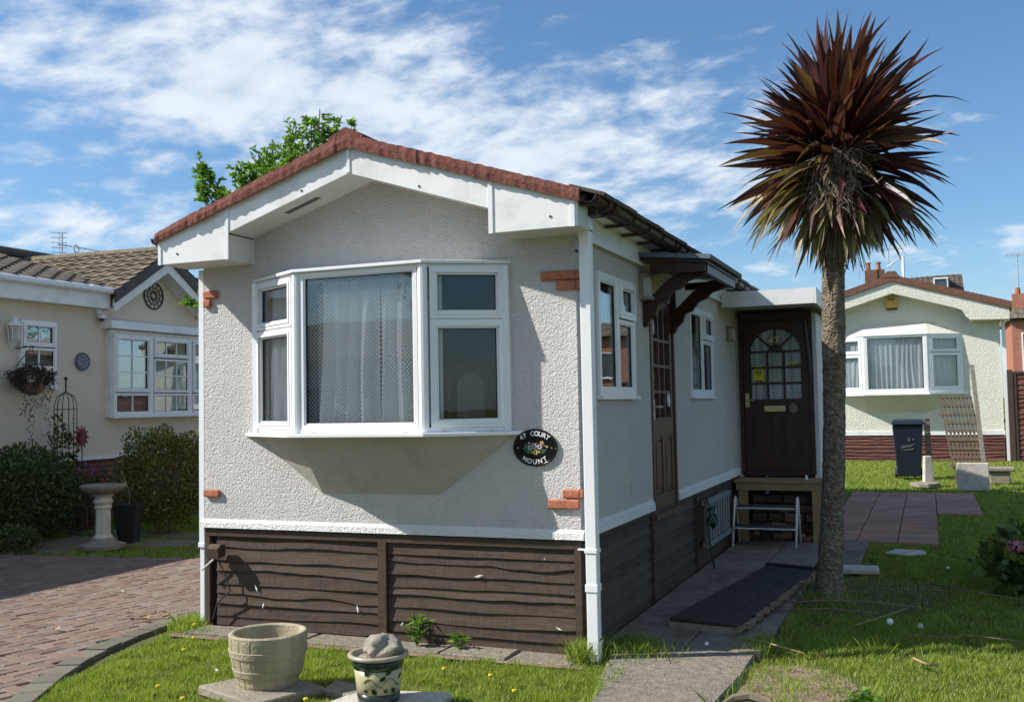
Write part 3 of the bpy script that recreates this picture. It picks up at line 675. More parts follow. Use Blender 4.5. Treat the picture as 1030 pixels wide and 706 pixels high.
# side fascia under the gutter, trim
m = MB(); m.box(.001, .030, .0, 5.6, 2.685, 2.84); m.box(.031, .042, .0, 5.6, 2.675, 2.695); m.box(.0, .12, -.001+.02, 5.6, 2.842, 2.85); m.build('side_fascia', 'fascia', home)
m = MB(); m.box(.0, .03, 5.6, H_L, 2.685, 2.84); m.build('side_fascia', 'fascia', home)
def gutter(name, x, z, y0, y1, r=.055, sgn=1):
    m = MB(); seg = 10; vs = []
    for y in (y0, y1):
        for rr in (r, r-.006):
            for k in range(seg+1):
                a = PI+PI*k/seg; vs.append((x+rr*math.cos(a), y, z+rr*math.sin(a)))
    k2 = seg+1
    fs = [(i, i+1, 2*k2+i+1, 2*k2+i) for i in range(seg)] + [(k2+i, 3*k2+i, 3*k2+i+1, k2+i+1) for i in range(seg)]
    fs += [(0, 2*k2, 3*k2, k2), (seg, k2+seg, 3*k2+seg, 2*k2+seg)] + [(i, k2+i, k2+i+1, i+1) for i in range(seg)] + [(2*k2+i, 2*k2+i+1, 3*k2+i+1, 3*k2+i) for i in range(seg)]
    m.add(vs, fs)
    y = y0+.05
    while y < y1:      # brackets and union collars
        pts = [(x+(r+.006)*math.cos(PI+PI*k/8), y, z+(r+.006)*math.sin(PI+PI*k/8)) for k in range(9)]
        m.tube(pts, .008, 5); m.box(x-.16 if sgn > 0 else x, x if sgn > 0 else x+.16, y-.012, y+.012, z-r-.012, z-r+.008)
        y += .42
    for y in (y0+.28, y0+.42, y0+2.3):
        m.tube([(x, y-.02, z-r*.0), (x, y+.02, z)], r*.0+.001, 4)
        pts = [(x+(r+.009)*math.cos(PI+PI*k/10), y, z+(r+.009)*math.sin(PI+PI*k/10)) for k in range(11)]; m.tube(pts, .013, 6)
    return m.build(name, 'gutter_brown', home, smooth=False)
gutter('gutter', .20, 2.885, -.33, H_L)
gutter('gutter', -W-EA-.06, 2.88, -.30, H_L, sgn=-1)
# downpipes
m = MB(); px, py = .098, -.075
m.box(px-.036, px+.036, py-.036, py+.036, -.01, 2.78); m.box(px-.042, px+.042, py-.042, py+.042, .42, .47); m.box(px-.042, px+.042, py-.042, py+.042, .66, .69)
m.box(-.0, px-.036, py-.01, py+.02, .673, .683)
m.build('downpipe', 'pipe_white', home, bevel=.004)
m = MB(); m.box(px-.05, px+.09, py-.05, py+.05, 2.785, 2.85); m.build('gutter_outlet', 'gutter_brown', home)
m = MB(); px, py = -3.000, .035
m.box(px-.026, px+.026, py-.033, py+.033, .60, 2.665); m.box(px-.021, px+.021, py-.028, py+.028, .02, .60); m.box(px-.031, px+.031, py-.04, py+.04, .575, .61); m.build('downpipe', 'pipe_white', home, bevel=.004)
# small brick slips at the corners
for (x0, x1, z0, z1) in ((-.235, .004, 2.405, 2.465), (-.13, .004, 2.338, 2.399), (-2.965, -2.83, 2.44, 2.50), (-2.965, -2.895, 2.375, 2.434), (-2.965, -2.82, .955, 1.01), (-.115, .004, .993, 1.05), (-.215, .0, .925, .986)):
    m = MB(); m.box(x0, x1, -.028, .03 if x1 > 0 else -.001, z0, z1)
    if x1 > 0: m.box(.003, .028, -.027, .10, z0, z1-.003)
    m.build('brick_slip', 'brick_red', home, bevel=.008)
# ---- bay window
pls = []
for a, b in zip(BX, BX[1:]):
    u = (b[0]-a[0], b[1]-a[1]); pls.append((PL(a, u), math.hypot(*u)))
fm = MB(); gk = MB(); panes = []
DZ = 2.17
for k, (pl, Lw) in enumerate(pls):
    e = .024
    if k == 1: sash(fm, gk, panes, pl, .036, Lw-.036, BZ0+.03, BZ1-.0, .05, False, .0)
    else:
        u0, u1 = (.02, Lw-.05) if k == 0 else (.05, Lw-.02)
        sash(fm, gk, panes, pl, u0, u1, DZ+.006, BZ1-.012, .048, True); sash(fm, gk, panes, pl, u0, u1, BZ0+.03, DZ-.006, .048, True)
        fm.pbox(pl, u0, u1, DZ-.01, DZ+.01, -.04, .003)
    fm.pbox(pl, .0, Lw, BZ0, BZ0+.031, -.05, .006); fm.pbox(pl, .0, Lw, BZ1-.014, BZ1+.006, -.05, .005)
for x, y in BX[1:3]: fm.lathe([(.034, BZ0+.002), (.034, BZ1+.004)], (x, y+.012, 0), 12)
for x, y in (BX[0], BX[3]): fm.box(x-.02, x+.02, -.03, .03, BZ0, BZ1)
bay = fm.build('bay_window', 'upvc', home)
gk.build('gasket', 'gasket', bay)
for p in panes: pane_obj(bay, *p)
def bay_poly(off, z, xo=0): return [(BX[0][0]-off-xo, -.0, z), (BX[1][0]-off*.45, BX[1][1]-off, z), (BX[2][0]+off*.45, BX[2][1]-off, z), (BX[3][0]+off+xo, -.0, z)]
m = MB(); m.prism(bay_poly(.075, BZ0-.028, .035), (0, 0, .026)); m.build('sill', 'upvc', bay, bevel=.004)
m = MB(); m.prism(bay_poly(.035, BZ1+.008, .0), (0, 0, .022)); m.build('head', 'upvc', bay, bevel=.003)
m = MB()
for k in (0, 2):
    pl, Lw = pls[k]
    for u in (.12, Lw-.14): m = MB(); m.pbox(pl, u, u+.035, BZ0+.002, BZ0+.010, .007, .012); m.build('drain_cap', 'soffit', bay)
pl, Lw = pls[1]
for u in (.12, Lw-.16): m = MB(); m.pbox(pl, u, u+.035, BZ0+.002, BZ0+.010, .007, .012); m.build('drain_cap', 'soffit', bay)
m = MB(); zt = BZ0-.03; A, B, C_, D_ = [(x, y, zt) for x, y in ((-2.50, -.001), BX[1], BX[2], (-.44, -.001))]; E_, F_ = (-1.93, -.001, .995), (-1.0, -.001, 1.0)
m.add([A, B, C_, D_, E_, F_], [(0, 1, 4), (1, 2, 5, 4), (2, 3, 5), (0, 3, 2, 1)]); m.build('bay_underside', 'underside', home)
m = MB(); m.prism([(BX[0][0], .0, BZ0+.004), (BX[1][0], BX[1][1]+.05, BZ0+.004), (BX[2][0], BX[2][1]+.05, BZ0+.004), (BX[3][0], 0, BZ0+.004)], (0, 0, .01)); m.build('window_board', 'white_paint', home); m = MB(); m.prism([(BX[0][0], .07, BZ1-.02), (BX[1][0], BX[1][1]+.05, BZ1-.02), (BX[2][0], BX[2][1]+.05, BZ1-.02), (BX[3][0], .07, BZ1-.02)], (0, 0, .015)); m.build('bay_ceiling', 'white_paint', home)
# lace net sheet and drawn curtains behind the bay
pc, Lc = pls[1]
o = MB(); o.pbox(pc, .05, Lc-.05, BZ0+.05, BZ1-.05, -.040, -.0395); tag(o.build('lace_net', 'lace', loc=tuple(pc.p(Lc/2, BZ0, -.04))), 'fine diamond lace net across the big middle pane of the front bay', 'net curtain')
c = curtain('net_curtain', pc, .16, .62, BZ0+.05, BZ1-.06, -.09, .045, .125, 3, gather=.06); tag(c, 'white drawn curtain in folds behind the big middle pane of the front bay', 'curtain')
c = curtain('net_curtain', pc, .62, Lc-.01, BZ0+.05, BZ1-.06, -.09, .038, .11, 8); tag(c, 'white curtain folds at the right edge of the middle bay pane', 'curtain')
c = curtain('net_curtain', pls[0][0], .12, .44, BZ0+.05, BZ1-.05, -.065, .02, .06, 12); tag(c, 'white curtain behind the narrow left light of the front bay', 'curtain')
c = curtain('net_curtain', pls[2][0], .02, .14, BZ0+.05, BZ1-.05, -.07, .018, .06, 19); tag(c, 'narrow white curtain edge behind the right light of the front bay', 'curtain')
# arched mirror standing behind the right light
pr_pl, Lr = pls[2]; cm = pr_pl.p(.34, 1.72, -.20); mt = thing('arched_mirror', 'black arched metal mirror frame on the sill behind the right bay light', 'mirror', tuple(pr_pl.p(.34, 1.45, -.20)))
m = MB(); nn = pr_pl.n; uu = pr_pl.u
for rr in (.15, .095):
    pts = [cm - uu*rr + Vector((0, 0, -.26))] + [cm + uu*(-rr*math.cos(PI*k/16)) + Vector((0, 0, rr*1.15*math.sin(PI*k/16))) for k in range(17)] + [cm + uu*rr + Vector((0, 0, -.26))]
    m.tube(pts, .007, 6)
for k in range(1, 6):
    a = PI*k/6; m.tube([cm + uu*(-.095*math.cos(a)) + Vector((0, 0, .109*math.sin(a))), cm + uu*(-.15*math.cos(a)) + Vector((0, 0, .172*math.sin(a)))], .005, 5)
for zz in (-.05, -.15):
    for sg in (-1, 1): m.tube([cm + uu*sg*.095 + Vector((0, 0, zz)), cm + uu*sg*.15 + Vector((0, 0, zz))], .005, 5)
m.tube([cm-uu*.15+Vector((0, 0, -.26)), cm+uu*.15+Vector((0, 0, -.26))], .006, 5)
m.build('frame', 'gasket', mt)
m = MB(); m.prism([cm + uu*(-.09*math.cos(PI*k/12)) + Vector((0, 0, .10*math.sin(PI*k/12))) for k in range(13)] + [cm + uu*.09 + Vector((0, 0, -.25)), cm - uu*.09 + Vector((0, 0, -.25))], nn*.004); m.build('mirror_glass', 'interior', mt)
# ---- side windows
def side_window(y0, y1, z0, z1, lab):
    f = MB(); g_ = MB(); ps = []; ym = y0+(y1-y0)*.52
    bars(f, SIDE, y0, y1, z0, z1, .035, -.05, .018)
    f.pbox(SIDE, ym-.02, ym+.02, z0+.035, z1-.035, -.05, .014)
    zt = z0+(z1-z0)*.66
    sash(f, g_, ps, SIDE, y0+.03, ym-.018, z0+.03, z1-.03, .045, False, .012)
    sash(f, g_, ps, SIDE, ym+.018, y1-.03, z0+.03, zt-.006, .045, False, .010)
    sash(f, g_, ps, SIDE, ym+.012, y1-.024, zt+.002, z1-.024, .052, True, .02)
    w = f.build('window', 'upvc', home, label=lab); g_.build('gasket', 'gasket', w)
    for p in ps: pane_obj(w, *p)
    s_ = MB(); s_.pbox(SIDE, y0-.02, y1+.02, z0-.022, z0+.002, .0, .045); s_.build('sill', 'upvc', w)
side_window(*W1, 'white two-light side window nearer the front corner'); side_window(*W2, 'white two-light side window between the two doors')
c = curtain('net_curtain', SIDE, W2[0]+.1, W2[1]-.1, 1.66, 2.15, -.12, .02, .09, 31); tag(c, 'short white half curtain inside the side window between the two doors', 'curtain')
# ---- half-glazed side door
def door_parts(pl, u0, u1, z0, z1, mat, arch=False, name='door', lab=None, proud=0.0):
    d = MB(); w = u1-u0; st = .088 if arch else .085
    zg0, zg1 = (z0+(z1-z0)*.475, z1-.10) if arch else (z0+(z1-z0)*.44, z1-.06)
    N0, N1 = proud-.045, proud
    d.pbox(pl, u0, u0+st, z0, z1, N0, N1); d.pbox(pl, u1-st, u1, z0, z1, N0, N1)
    d.pbox(pl, u0+st, u1-st, z0, z0+.14, N0, N1); d.pbox(pl, u0+st, u1-st, zg0-.16, zg0, N0, N1)
    if not arch: d.pbox(pl, u0+st, u1-st, zg1, z1, N0, N1)
    um = (u0+u1)/2; d.pbox(pl, um-.045, um+.045, z0+.14, zg0-.16, N0, N1)
    for a, b in ((u0+st, um-.045), (um+.045, u1-st)):
        c0, c1 = z0+.14, zg0-.16; d.pbox(pl, a, b, c0, c1, N0, N1-.018); bars(d, pl, a+.004, b-.004, c0+.004, c1-.004, .018, N1-.018, N1-.008)
        d.pbox(pl, a+.045, b-.045, c0+.045, c1-.045, N1-.018, N1-.004)
    # glazing bars
    ga, gb = u0+st, u1-st; gw = gb-ga; nc = 3; bw = .024
    for i in range(1, nc): d.pbox(pl, ga+gw*i/nc-bw/2, ga+gw*i/nc+bw/2, zg0, zg1 if not arch else zg1-gw*.46, N0+.01, N1-.004)
    if not arch:
        for j in range(1, 4): z = zg0+(zg1-zg0)*j/4*.94; d.pbox(pl, ga, gb, z-bw/2, z+bw/2, N0+.01, N1-.003)
        # gothic arched heads
        for i in range(nc):
            a, b = ga+gw*i/nc+bw/2, ga+gw*(i+1)/nc-bw/2; c_ = (a+b)/2; zz = zg1-.10
            for sg, e in ((1, a), (-1, b)):
                d.prism([pl.p(e, zg1, N0+.012), pl.p(e, zz, N0+.012), pl.p(e+sg*(b-a)*.12, zz+.045, N0+.012), pl.p(e+sg*(b-a)*.3, zz+.08, N0+.012), pl.p(c_, zg1, N0+.012)], pl.n*(N1-N0-.017))
    else:
        zh = zg1-gw*.46; r = gw/2; cc = um
        for j in range(0, 4):
            z = zg0+(zh-zg0)*j/3
            if j: d.pbox(pl, ga, gb, z-bw/2, z+bw/2, N0+.01, N1-.003)
        # arch surround
        K = 16
        for k in range(K):
            a0, a1 = PI*k/K, PI*(k+1)/K
            p0 = (cc-r*math.cos(a0), zh+r*.92*math.sin(a0)); p1 = (cc-r*math.cos(a1), zh+r*.92*math.sin(a1))
            d.prism([pl.p(p0[0], p0[1], N0), pl.p(p1[0], p1[1], N0), pl.p(p1[0], z1, N0), pl.p(p0[0], z1, N0)], pl.n*(N1-N0))
        for k in (1, 2, 3):
            a = PI*k/4; ri = r*.30
            q0 = Vector((cc-ri*math.cos(a), zh+ri*math.sin(a))); q1 = Vector((cc-r*math.cos(a), zh+r*.92*math.sin(a))); t_ = (q1-q0).normalized(); nn_ = Vector((-t_.y, t_.x))*.012
            d.prism([pl.p(*(q0-nn_), N0+.01), pl.p(*(q1-nn_), N0+.01), pl.p(*(q1+nn_), N0+.01), pl.p(*(q0+nn_), N0+.01)], pl.n*(N1-N0-.014))
        d.prism([pl.p(cc-r*.30*math.cos(PI*k/10), zh+r*.32*math.sin(PI*k/10), N0+.01) for k in range(11)], pl.n*(N1-N0-.014))
    D = d.build(name, mat, home, label=lab)
    pane_obj(D, pl, ga, gb, zg0, zg1 if not arch else z1-.1, proud-.026, 'glass_obscure' if arch else 'glass')
    return D, (ga, gb, zg0, zg1)
m = MB(); dy0, dy1 = D1[0], D1[1]
m.pbox(SIDE, dy0, dy0+.045, D1[2]+.03, D1[3], -.07, .012); m.pbox(SIDE, dy1-.045, dy1, D1[2]+.03, D1[3], -.07, .012); m.pbox(SIDE, dy0+.045, dy1-.045, D1[3]-.045, D1[3], -.07, .012); m.pbox(SIDE, dy0-.01, dy1+.01, D1[2]-.02, D1[2]+.03, -.07, .03)
m.build('door_frame', 'door_brown', home)
Dd, ga = door_parts(SIDE, dy0+.048, dy1-.048, D1[2]+.034, D1[3]-.048, 'door_brown', False, 'door', 'brown half-glazed side door with gothic arched panes', -.004)
m = MB(); m.pbox(SIDE, dy0+.065, dy0+.105, 1.45, 1.62, -.003, .006); m.tube([SIDE.p(dy0+.085, 1.56, .0), SIDE.p(dy0+.085, 1.56, .045), SIDE.p(dy0+.19, 1.56, .045)], .009, 8); m.build('handle', 'steel', Dd)
m = MB()
for u, z in ((dy0+.16, 2.22), (dy1-.18, 1.62)):
    m.ring(SIDE.p(u, z, -.012), .035, .006, (1, 0, 0), 16, 5, .06); m.ring(SIDE.p(u, z, -.012), .015, .005, (1, 0, 0), 12, 5, .025)
m.build('glass_motif', 'white_paint', Dd)
m = MB(); m.box(-.5, -.49, dy0-.3, dy1+.3, ZS, 2.6); m.build('interior', 'interior_dark', home)  # dark sheet behind the door panes, stands in for an unlit room
# canopy over the side door with two shaped brackets
can = MB(); cy0, cy1 = 1.50, 2.86; xo = .56
can.hexa([(.032, cy0, 2.715), (xo, cy0, 2.66), (xo, cy1, 2.66), (.032, cy1, 2.715), (.032, cy0, 2.735), (xo, cy0, 2.68), (xo, cy1, 2.68), (.032, cy1, 2.735)])
canopy = can.build('door_canopy', 'mahogany', home)
m = MB(); m.hexa([(.032, cy0-.03, 2.738), (xo+.03, cy0-.03, 2.684), (xo+.03, cy1+.03, 2.684), (.032, cy1+.03, 2.738), (.032, cy0-.03, 2.775), (xo+.035, cy0-.03, 2.718), (xo+.035, cy1+.03, 2.718), (.032, cy1+.03, 2.775)]); m.build('canopy_roof', 'slate_blue', canopy)
m = MB(); m.box(.10, xo-.02, cy0+.03, cy0+.07, 2.60, 2.663); m.box(.10, xo-.02, cy1-.07, cy1-.03, 2.60, 2.663); m.box(xo-.05, xo-.012, cy0+.072, cy1-.072, 2.59, 2.658); m.build('canopy_beam', 'mahogany', canopy)
for y in (1.70, 2.66):
    m = MB(); pr = [(.002, 2.64), (.002, 2.23), (.03, 2.235), (.055, 2.29), (.10, 2.325), (.13, 2.40), (.19, 2.42), (.25, 2.50), (.31, 2.52), (.37, 2.575), (.46, 2.60), (.50, 2.64)]
    inner = [(.40, 2.64), (.30, 2.60), (.12, 2.42), (.05, 2.34), (.04, 2.64)]
    m.prism([(x, y-.03, z) for x, z in [(.002, 2.42), (.002, 2.20), (.03, 2.205), (.055, 2.26), (.10, 2.30), (.13, 2.375), (.19, 2.395), (.25, 2.475), (.31, 2.495), (.37, 2.55), (.46, 2.575), (.52, 2.62), (.52, 2.655), (.36, 2.655), (.20, 2.56), (.06, 2.43)]], (0, .06, 0))
    m.box(.003, .05, y-.028, y+.028, 2.431, 2.64); m.build('bracket', 'mahogany', canopy)
# wall lights
def wall_light(y, z0, z1, lab):
    t = thing('wall_light', lab, 'wall light', (0, y, z0))
    m = MB(); m.pbox(SIDE, y-.055, y+.055, z0, z1, .001, .035); m.pbox(SIDE, y-.06, y+.06, z1-.03, z1, .035, .10); m.pbox(SIDE, y-.06, y+.06, z0, z0+.025, .035, .10); m.build('backplate', 'timber_grey', t)
    m = MB(); m.pbox(SIDE, y-.045, y+.045, z0+.027, z1-.032, .036, .085); m.build('lamp_glass', 'stone_pale', t)
wall_light(1.62, 2.41, 2.62, 'square beige wall light beside the timber door canopy'); wall_light(5.35, 2.27, 2.44, 'small wall light under the white porch canopy')
m = MB(); m.pbox(SIDE, 1.18, 1.30, .90, 1.0, .001, .008); m.build('vent_cover', 'stucco_shaded', home)
# ---- porch with canopy
m = MB(); PY = 5.94; PX = .92
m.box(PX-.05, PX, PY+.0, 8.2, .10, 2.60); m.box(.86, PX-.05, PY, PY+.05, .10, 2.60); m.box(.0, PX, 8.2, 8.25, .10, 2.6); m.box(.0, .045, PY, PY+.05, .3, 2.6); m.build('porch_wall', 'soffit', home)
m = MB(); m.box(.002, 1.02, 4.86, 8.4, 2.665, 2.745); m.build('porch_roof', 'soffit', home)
m = MB(); m.box(.044, 1.02, 4.84, 4.858, 2.61, 2.775); m.box(1.022, 1.04, 4.84, 8.4, 2.605, 2.778); m.build('porch_fascia', 'fascia', home)
PP = PL((0, PY), (1, 0), (0, -1))
m = MB(); m.pbox(PP, .03, .075, .74, 2.62, -.06, .03); m.pbox(PP, .83, .875, .74, 2.62, -.06, .03); m.pbox(PP, .075, .83, 2.53, 2.62, -.06, .03); m.pbox(PP, .075, .83, .72, .775, -.06, .035); m.build('door_frame', 'mahogany', home)
PD, gb_ = door_parts(PP, .08, .825, .78, 2.525, 'mahogany', True, 'door', 'dark maroon front door with arched panes, number and yellow notice', .0)
m = MB(); m.pbox(PP, .31, .55, 1.465, 1.53, .001, .010); m.build('letterbox', 'brass', PD)
m = MB(); m.pbox(PP, .095, .14, 1.52, 1.68, .001, .02); m.tube([PP.p(.118, 1.60, .02), PP.p(.118, 1.60, .05), PP.p(.20, 1.60, .05)], .009, 6); m.build('handle', 'brass', PD)
m = MB(); m.lathe([(.0, -.055), (.035, -.04), (.045, 0), (.04, .04), (.0, .055)], (0, 0, 0), 12)
kn = MB(); c0 = PP.p(.64, 1.50, .01); kn.disc(c0, .045, (0, -1, 0), .012, 16, .058); kn.ring(c0+Vector((0, -.02, -.015)), .028, .006, (0, -1, 0), 14, 5); kn.obox(c0+Vector((0, -.02, .02)), (.045, .018, .04)); kn.build('knocker', 'stone', PD)
letters('47', .115, lambda i, n: face_matrix(PP.p(.44+(i-.5)*.068, 2.255, .002), (1, 0, 0), (0, -1, 0)), 'brass', 'number', PD)
m = MB(); m.pbox(PP, .195, .315, 1.80, 2.0, -.0215, -.0205); sk = m.build('notice', 'sticker_yellow', PD)
m = MB(); m.pbox(PP, .21, .30, 1.81, 1.83, -.0203, -.0198); m.build('notice_print', 'sticker_text', PD); m = MB(); m.ring(PP.p(.255, 1.92, -.0195), .03, .004, (0, -1, 0), 12, 4); m.pbox(PP, .225, .285, 1.915, 1.925, -.020, -.019); m.build('notice_print', 'sticker_text', PD)
m = MB(); m.pbox(PP, .585, .73, 1.985, 2.03, -.0215, -.0205); m.build('notice', 'sticker_yellow', PD)
m = MB()
for i in range(5): m.pbox(PP, .595+i*.026, .612+i*.026, 1.995, 2.02, -.0203, -.0195)
m.build('notice_print', 'sticker_text', PD)
m = MB(); m.tube([(.80, 5.84, 2.52), (.82, 5.80, 2.3), (.84, 5.79, 2.1), (.85, 5.80, 1.86)], [.02, .025, .025, .02], 8); tag(m.build('rolled_blind', 'gasket', loc=(.83, 5.82, 2.2)), 'dark rolled-up strip hanging beside the maroon front door', 'blind')
m = MB(); m.lathe([(.014, 0), (.014, .035), (.008, .05)], (.80, 5.55, .705), 10); tag(m.build('small_bottle', 'white_paint', loc=(.80, 5.55, .705)), 'tiny white tub on the right end of the timber door step', 'tub')

# ================================================================== THINGS BY THE DOOR
st = thing('door_step', 'raised timber door step with thick posts under the maroon front door', 'step', (.52, 5.7, 0))
m = MB()
for i, (a, b) in enumerate(((5.46, 5.60), (5.604, 5.745), (5.749, 5.90))): m.box(.01, 1.06, a, b, .665+.0005*i, .70)
m.build('tread', 'deck_timber', st, bevel=.003)
m = MB(); m.box(.03, 1.04, 5.475, 5.51, .585, .664); m.build('rail', 'deck_timber', st, bevel=.003)
for x0, x1, y0 in ((.05, .15, 5.512), (.86, 1.03, 5.48), (.90, 1.0, 5.80)):
    m = MB(); m.box(x0, x1, y0, y0+.07, .0, .584); m.build('post', 'post_timber', st, bevel=.003)
m = MB(); m.box(1.005, 1.03, 5.56, 5.88, .12, .584); m.build('side_board', 'post_timber', st)
lp = MB()
for r in range(5):
    x = .18
    while x < .84:
        w = random.uniform(.10, .22); lp.obox((x+w/2, 5.76+random.uniform(-.03, .03), .055+r*.105), (w*.94, .2, random.uniform(.08, .10)), (random.uniform(-.06, .06), random.uniform(-.06, .06), random.uniform(-.12, .12)), random.random()); x += w
for i in range(14):
    lp.obox((random.uniform(.2, .85), random.uniform(5.55, 5.66), random.uniform(.03, .12)), (random.uniform(.08, .2), random.uniform(.04, .08), .04), (random.uniform(-.3, .3), random.uniform(-.4, .4), random.uniform(-1, 1)), random.random())
o = lp.build('brick_pile', 'log_pile', loc=(.5, 5.7, 0), bevel=.006); tag(o, 'loose bricks and timber offcuts stacked under the timber door step', 'rubble pile')
# two-tread white tubular step stool
sx0, sx1 = .06, .73; sy = 5.02
sb = thing('step_stool', 'white tubular folding step stool with two dark treads in front of the door step', 'step stool', (.36, 5.2, 0))
for x in (sx0, sx1):
    m = MB(); m.tube([(x, sy-.02, .012), (x, sy+.10, .30), (x, sy+.17, .47), (x, sy+.20, .515), (x, sy+.235, .53), (x, sy+.27, .51), (x, sy+.29, .46), (x, sy+.40, .012)], .0135, 8); m.build('side_frame', 'white_enamel', sb, smooth=True)
for (yy, zz) in ((sy+.03, .215), (sy+.17, .42)):
    m = MB(); m.box(sx0+.02, sx1-.02, yy, yy+.19, zz, zz+.018); tr = m.build('tread', 'rubber', sb, bevel=.005)
    m = MB(); m.tube([(sx0, yy+.0, zz-.006), (sx0+.02, yy-.012, zz-.006), (sx1-.02, yy-.012, zz-.006), (sx1, yy, zz-.006)], .010, 6); m.build('tread_rim', 'white_enamel', tr)
m = MB(); m.tube([(sx0, sy+.36, .19), (sx1, sy+.36, .19)], .009, 6); m.build('cross_bar', 'white_enamel', sb)
# ribbed ladder on its edge
ld = thing('ladder', 'pale metal ladder lying on its long edge against the brown side skirting', 'ladder', (.08, 4.2, 0))
def lad(y, z0, z1): pass
for z0, z1 in ((.20, .25), (.60, .65)):
    m = MB(); m.box(.045, .105, 3.50, 4.72, z0, z1); m.build('rail', 'alu', ld, bevel=.004)
for i in range(9):
    y = 3.56+i*.139; m = MB(); m.box(.055, .095, y-.026, y+.026, .251, .599); m.build('rung', 'alu', ld, bevel=.006)
m = MB()
for k in range(4):
    pts = [(.12+.015*k+.02*math.sin(a*3+k), 3.50+(.045+.01*k)*math.cos(a), .50+(.07+.012*k)*math.sin(a)) for a in np.linspace(0, 2*PI, 22)]; m.tube(pts, .010, 6)
m.tube([(.13, 3.46, .55), (.12, 3.42, .35), (.13, 3.47, .2), (.15, 3.5, .02)], .010, 6); m.tube([(.08, 3.5, .62), (.10, 3.49, .70), (.12, 3.5, .60)], .008, 6)
tag(m.build('garden_hose', 'hose_green', loc=(.13, 3.5, 0), smooth=True), 'coiled dark green hose hung on the end of the pale ladder', 'hose')
# gate lying on the path
gt = thing('timber_gate', 'black boarded timber gate lying flat across the path beside the palm', 'gate', (.75, 2.0, 0))
ga_, gb2, gc_, gd_ = Vector((.33, .92, .075)), Vector((.83, .79, .085)), Vector((1.10, 3.12, .10)), Vector((.66, 3.33, .09))
for k in range(4):
    p0, p1 = ga_.lerp(gb2, k/4+.008), ga_.lerp(gb2, (k+1)/4-.008); q0, q1 = gd_.lerp(gc_, k/4+.008), gd_.lerp(gc_, (k+1)/4-.008)
    j = Vector((0, 0, random.uniform(-.003, .003))); m = MB(); m.hexa([p0-Vector((0, 0, .022)), p1-Vector((0, 0, .022)), q1-Vector((0, 0, .022)), q0-Vector((0, 0, .022)), p0+j, p1+j, q1+j, q0+j]); m.build('board', 'gate_dark', gt, bevel=.002)
for t_, w_ in ((.0, .03), (.30, .035), (.66, .035), (.965, .03)):
    a, b = ga_.lerp(gd_, t_), gb2.lerp(gc_, t_); a2, b2 = ga_.lerp(gd_, t_+w_), gb2.lerp(gc_, t_+w_); dn = Vector((0, 0, -.07)); d2 = Vector((0, 0, -.024))
    m = MB(); m.hexa([a+dn, b+dn, b2+dn, a2+dn, a+d2, b+d2, b2+d2, a2+d2]); m.build('ledge', 'timber_grey', gt)
m = MB()   # split raw edge along the right side
for k in range(26):
    p = gb2.lerp(gc_, k/26+.01); m.obox(p+Vector((.012+random.uniform(-.006, .012), 0, -.035+random.uniform(-.01, .006))), (.035, .11, random.uniform(.02, .045)), (random.uniform(-.2, .2), random.uniform(-.3, .3), -.1+random.uniform(-.25, .25)), random.random())
m.build('split_edge', 'twig', gt)
m = MB(); p0, p1 = gd_+Vector((.0, .02, .01)), gc_+Vector((.0, .02, .01)); m.tube([p0, p1], .018, 6); m.build('end_rail', 'gate_dark', gt)
# loose slabs on the grass
for q, z, lab in (([(1.15, 3.62), (1.62, 3.68), (1.60, 3.95), (1.14, 3.92)], .035, 'pale loose paving slab lying behind the palm trunk'), ([(1.62, 4.95), (1.80, 4.85), (2.02, 5.02), (1.98, 5.20), (1.72, 5.22)], .02, 'flat irregular stone sunk in the shaded grass behind the palm')):
    m = MB(); m.prism([(x, y, -.01) for x, y in q], (0, 0, z+.01)); tag(m.build('slab', 'stone_pale', loc=(q[0][0], q[0][1], 0), bevel=.008), lab, 'slab')

# ================================================================== FRONT LAWN THINGS
# half-barrel planter
bp = thing('barrel_planter', 'empty weathered concrete planter shaped like a half barrel on the front lawn', 'planter', (-1.475, -1.29, .035))
BC = (-1.475, -1.29, .035)
prof_r = [(0, .165), (.02, .172), (.045, .176), (.075, .187), (.078, .192), (.118, .203), (.121, .199), (.165, .208), (.20, .213), (.203, .218), (.243, .223), (.246, .218), (.30, .222), (.335, .222)]
SEGB = 144
def stave(a, i):
    k = 18; ph = (a/(2*PI)*k) % 1; g_ = 1-.016*math.exp(-((min(ph, 1-ph))/.045)**2)
    band = i in (3, 4, 5, 9, 10) ; return (1 if band else g_) * (1+.006*noise.noise(Vector((math.cos(a)*3, math.sin(a)*3, i*.7))))
mb_ = MB(); pr = [(r, z) for z, r in prof_r] + [(.214, .343), (.200, .343), (.190, .335), (.180, .20), (.16, .17)]
mb_.lathe(pr, BC, SEGB, fn=lambda a, i: stave(a, i) if i < 13 else 1)
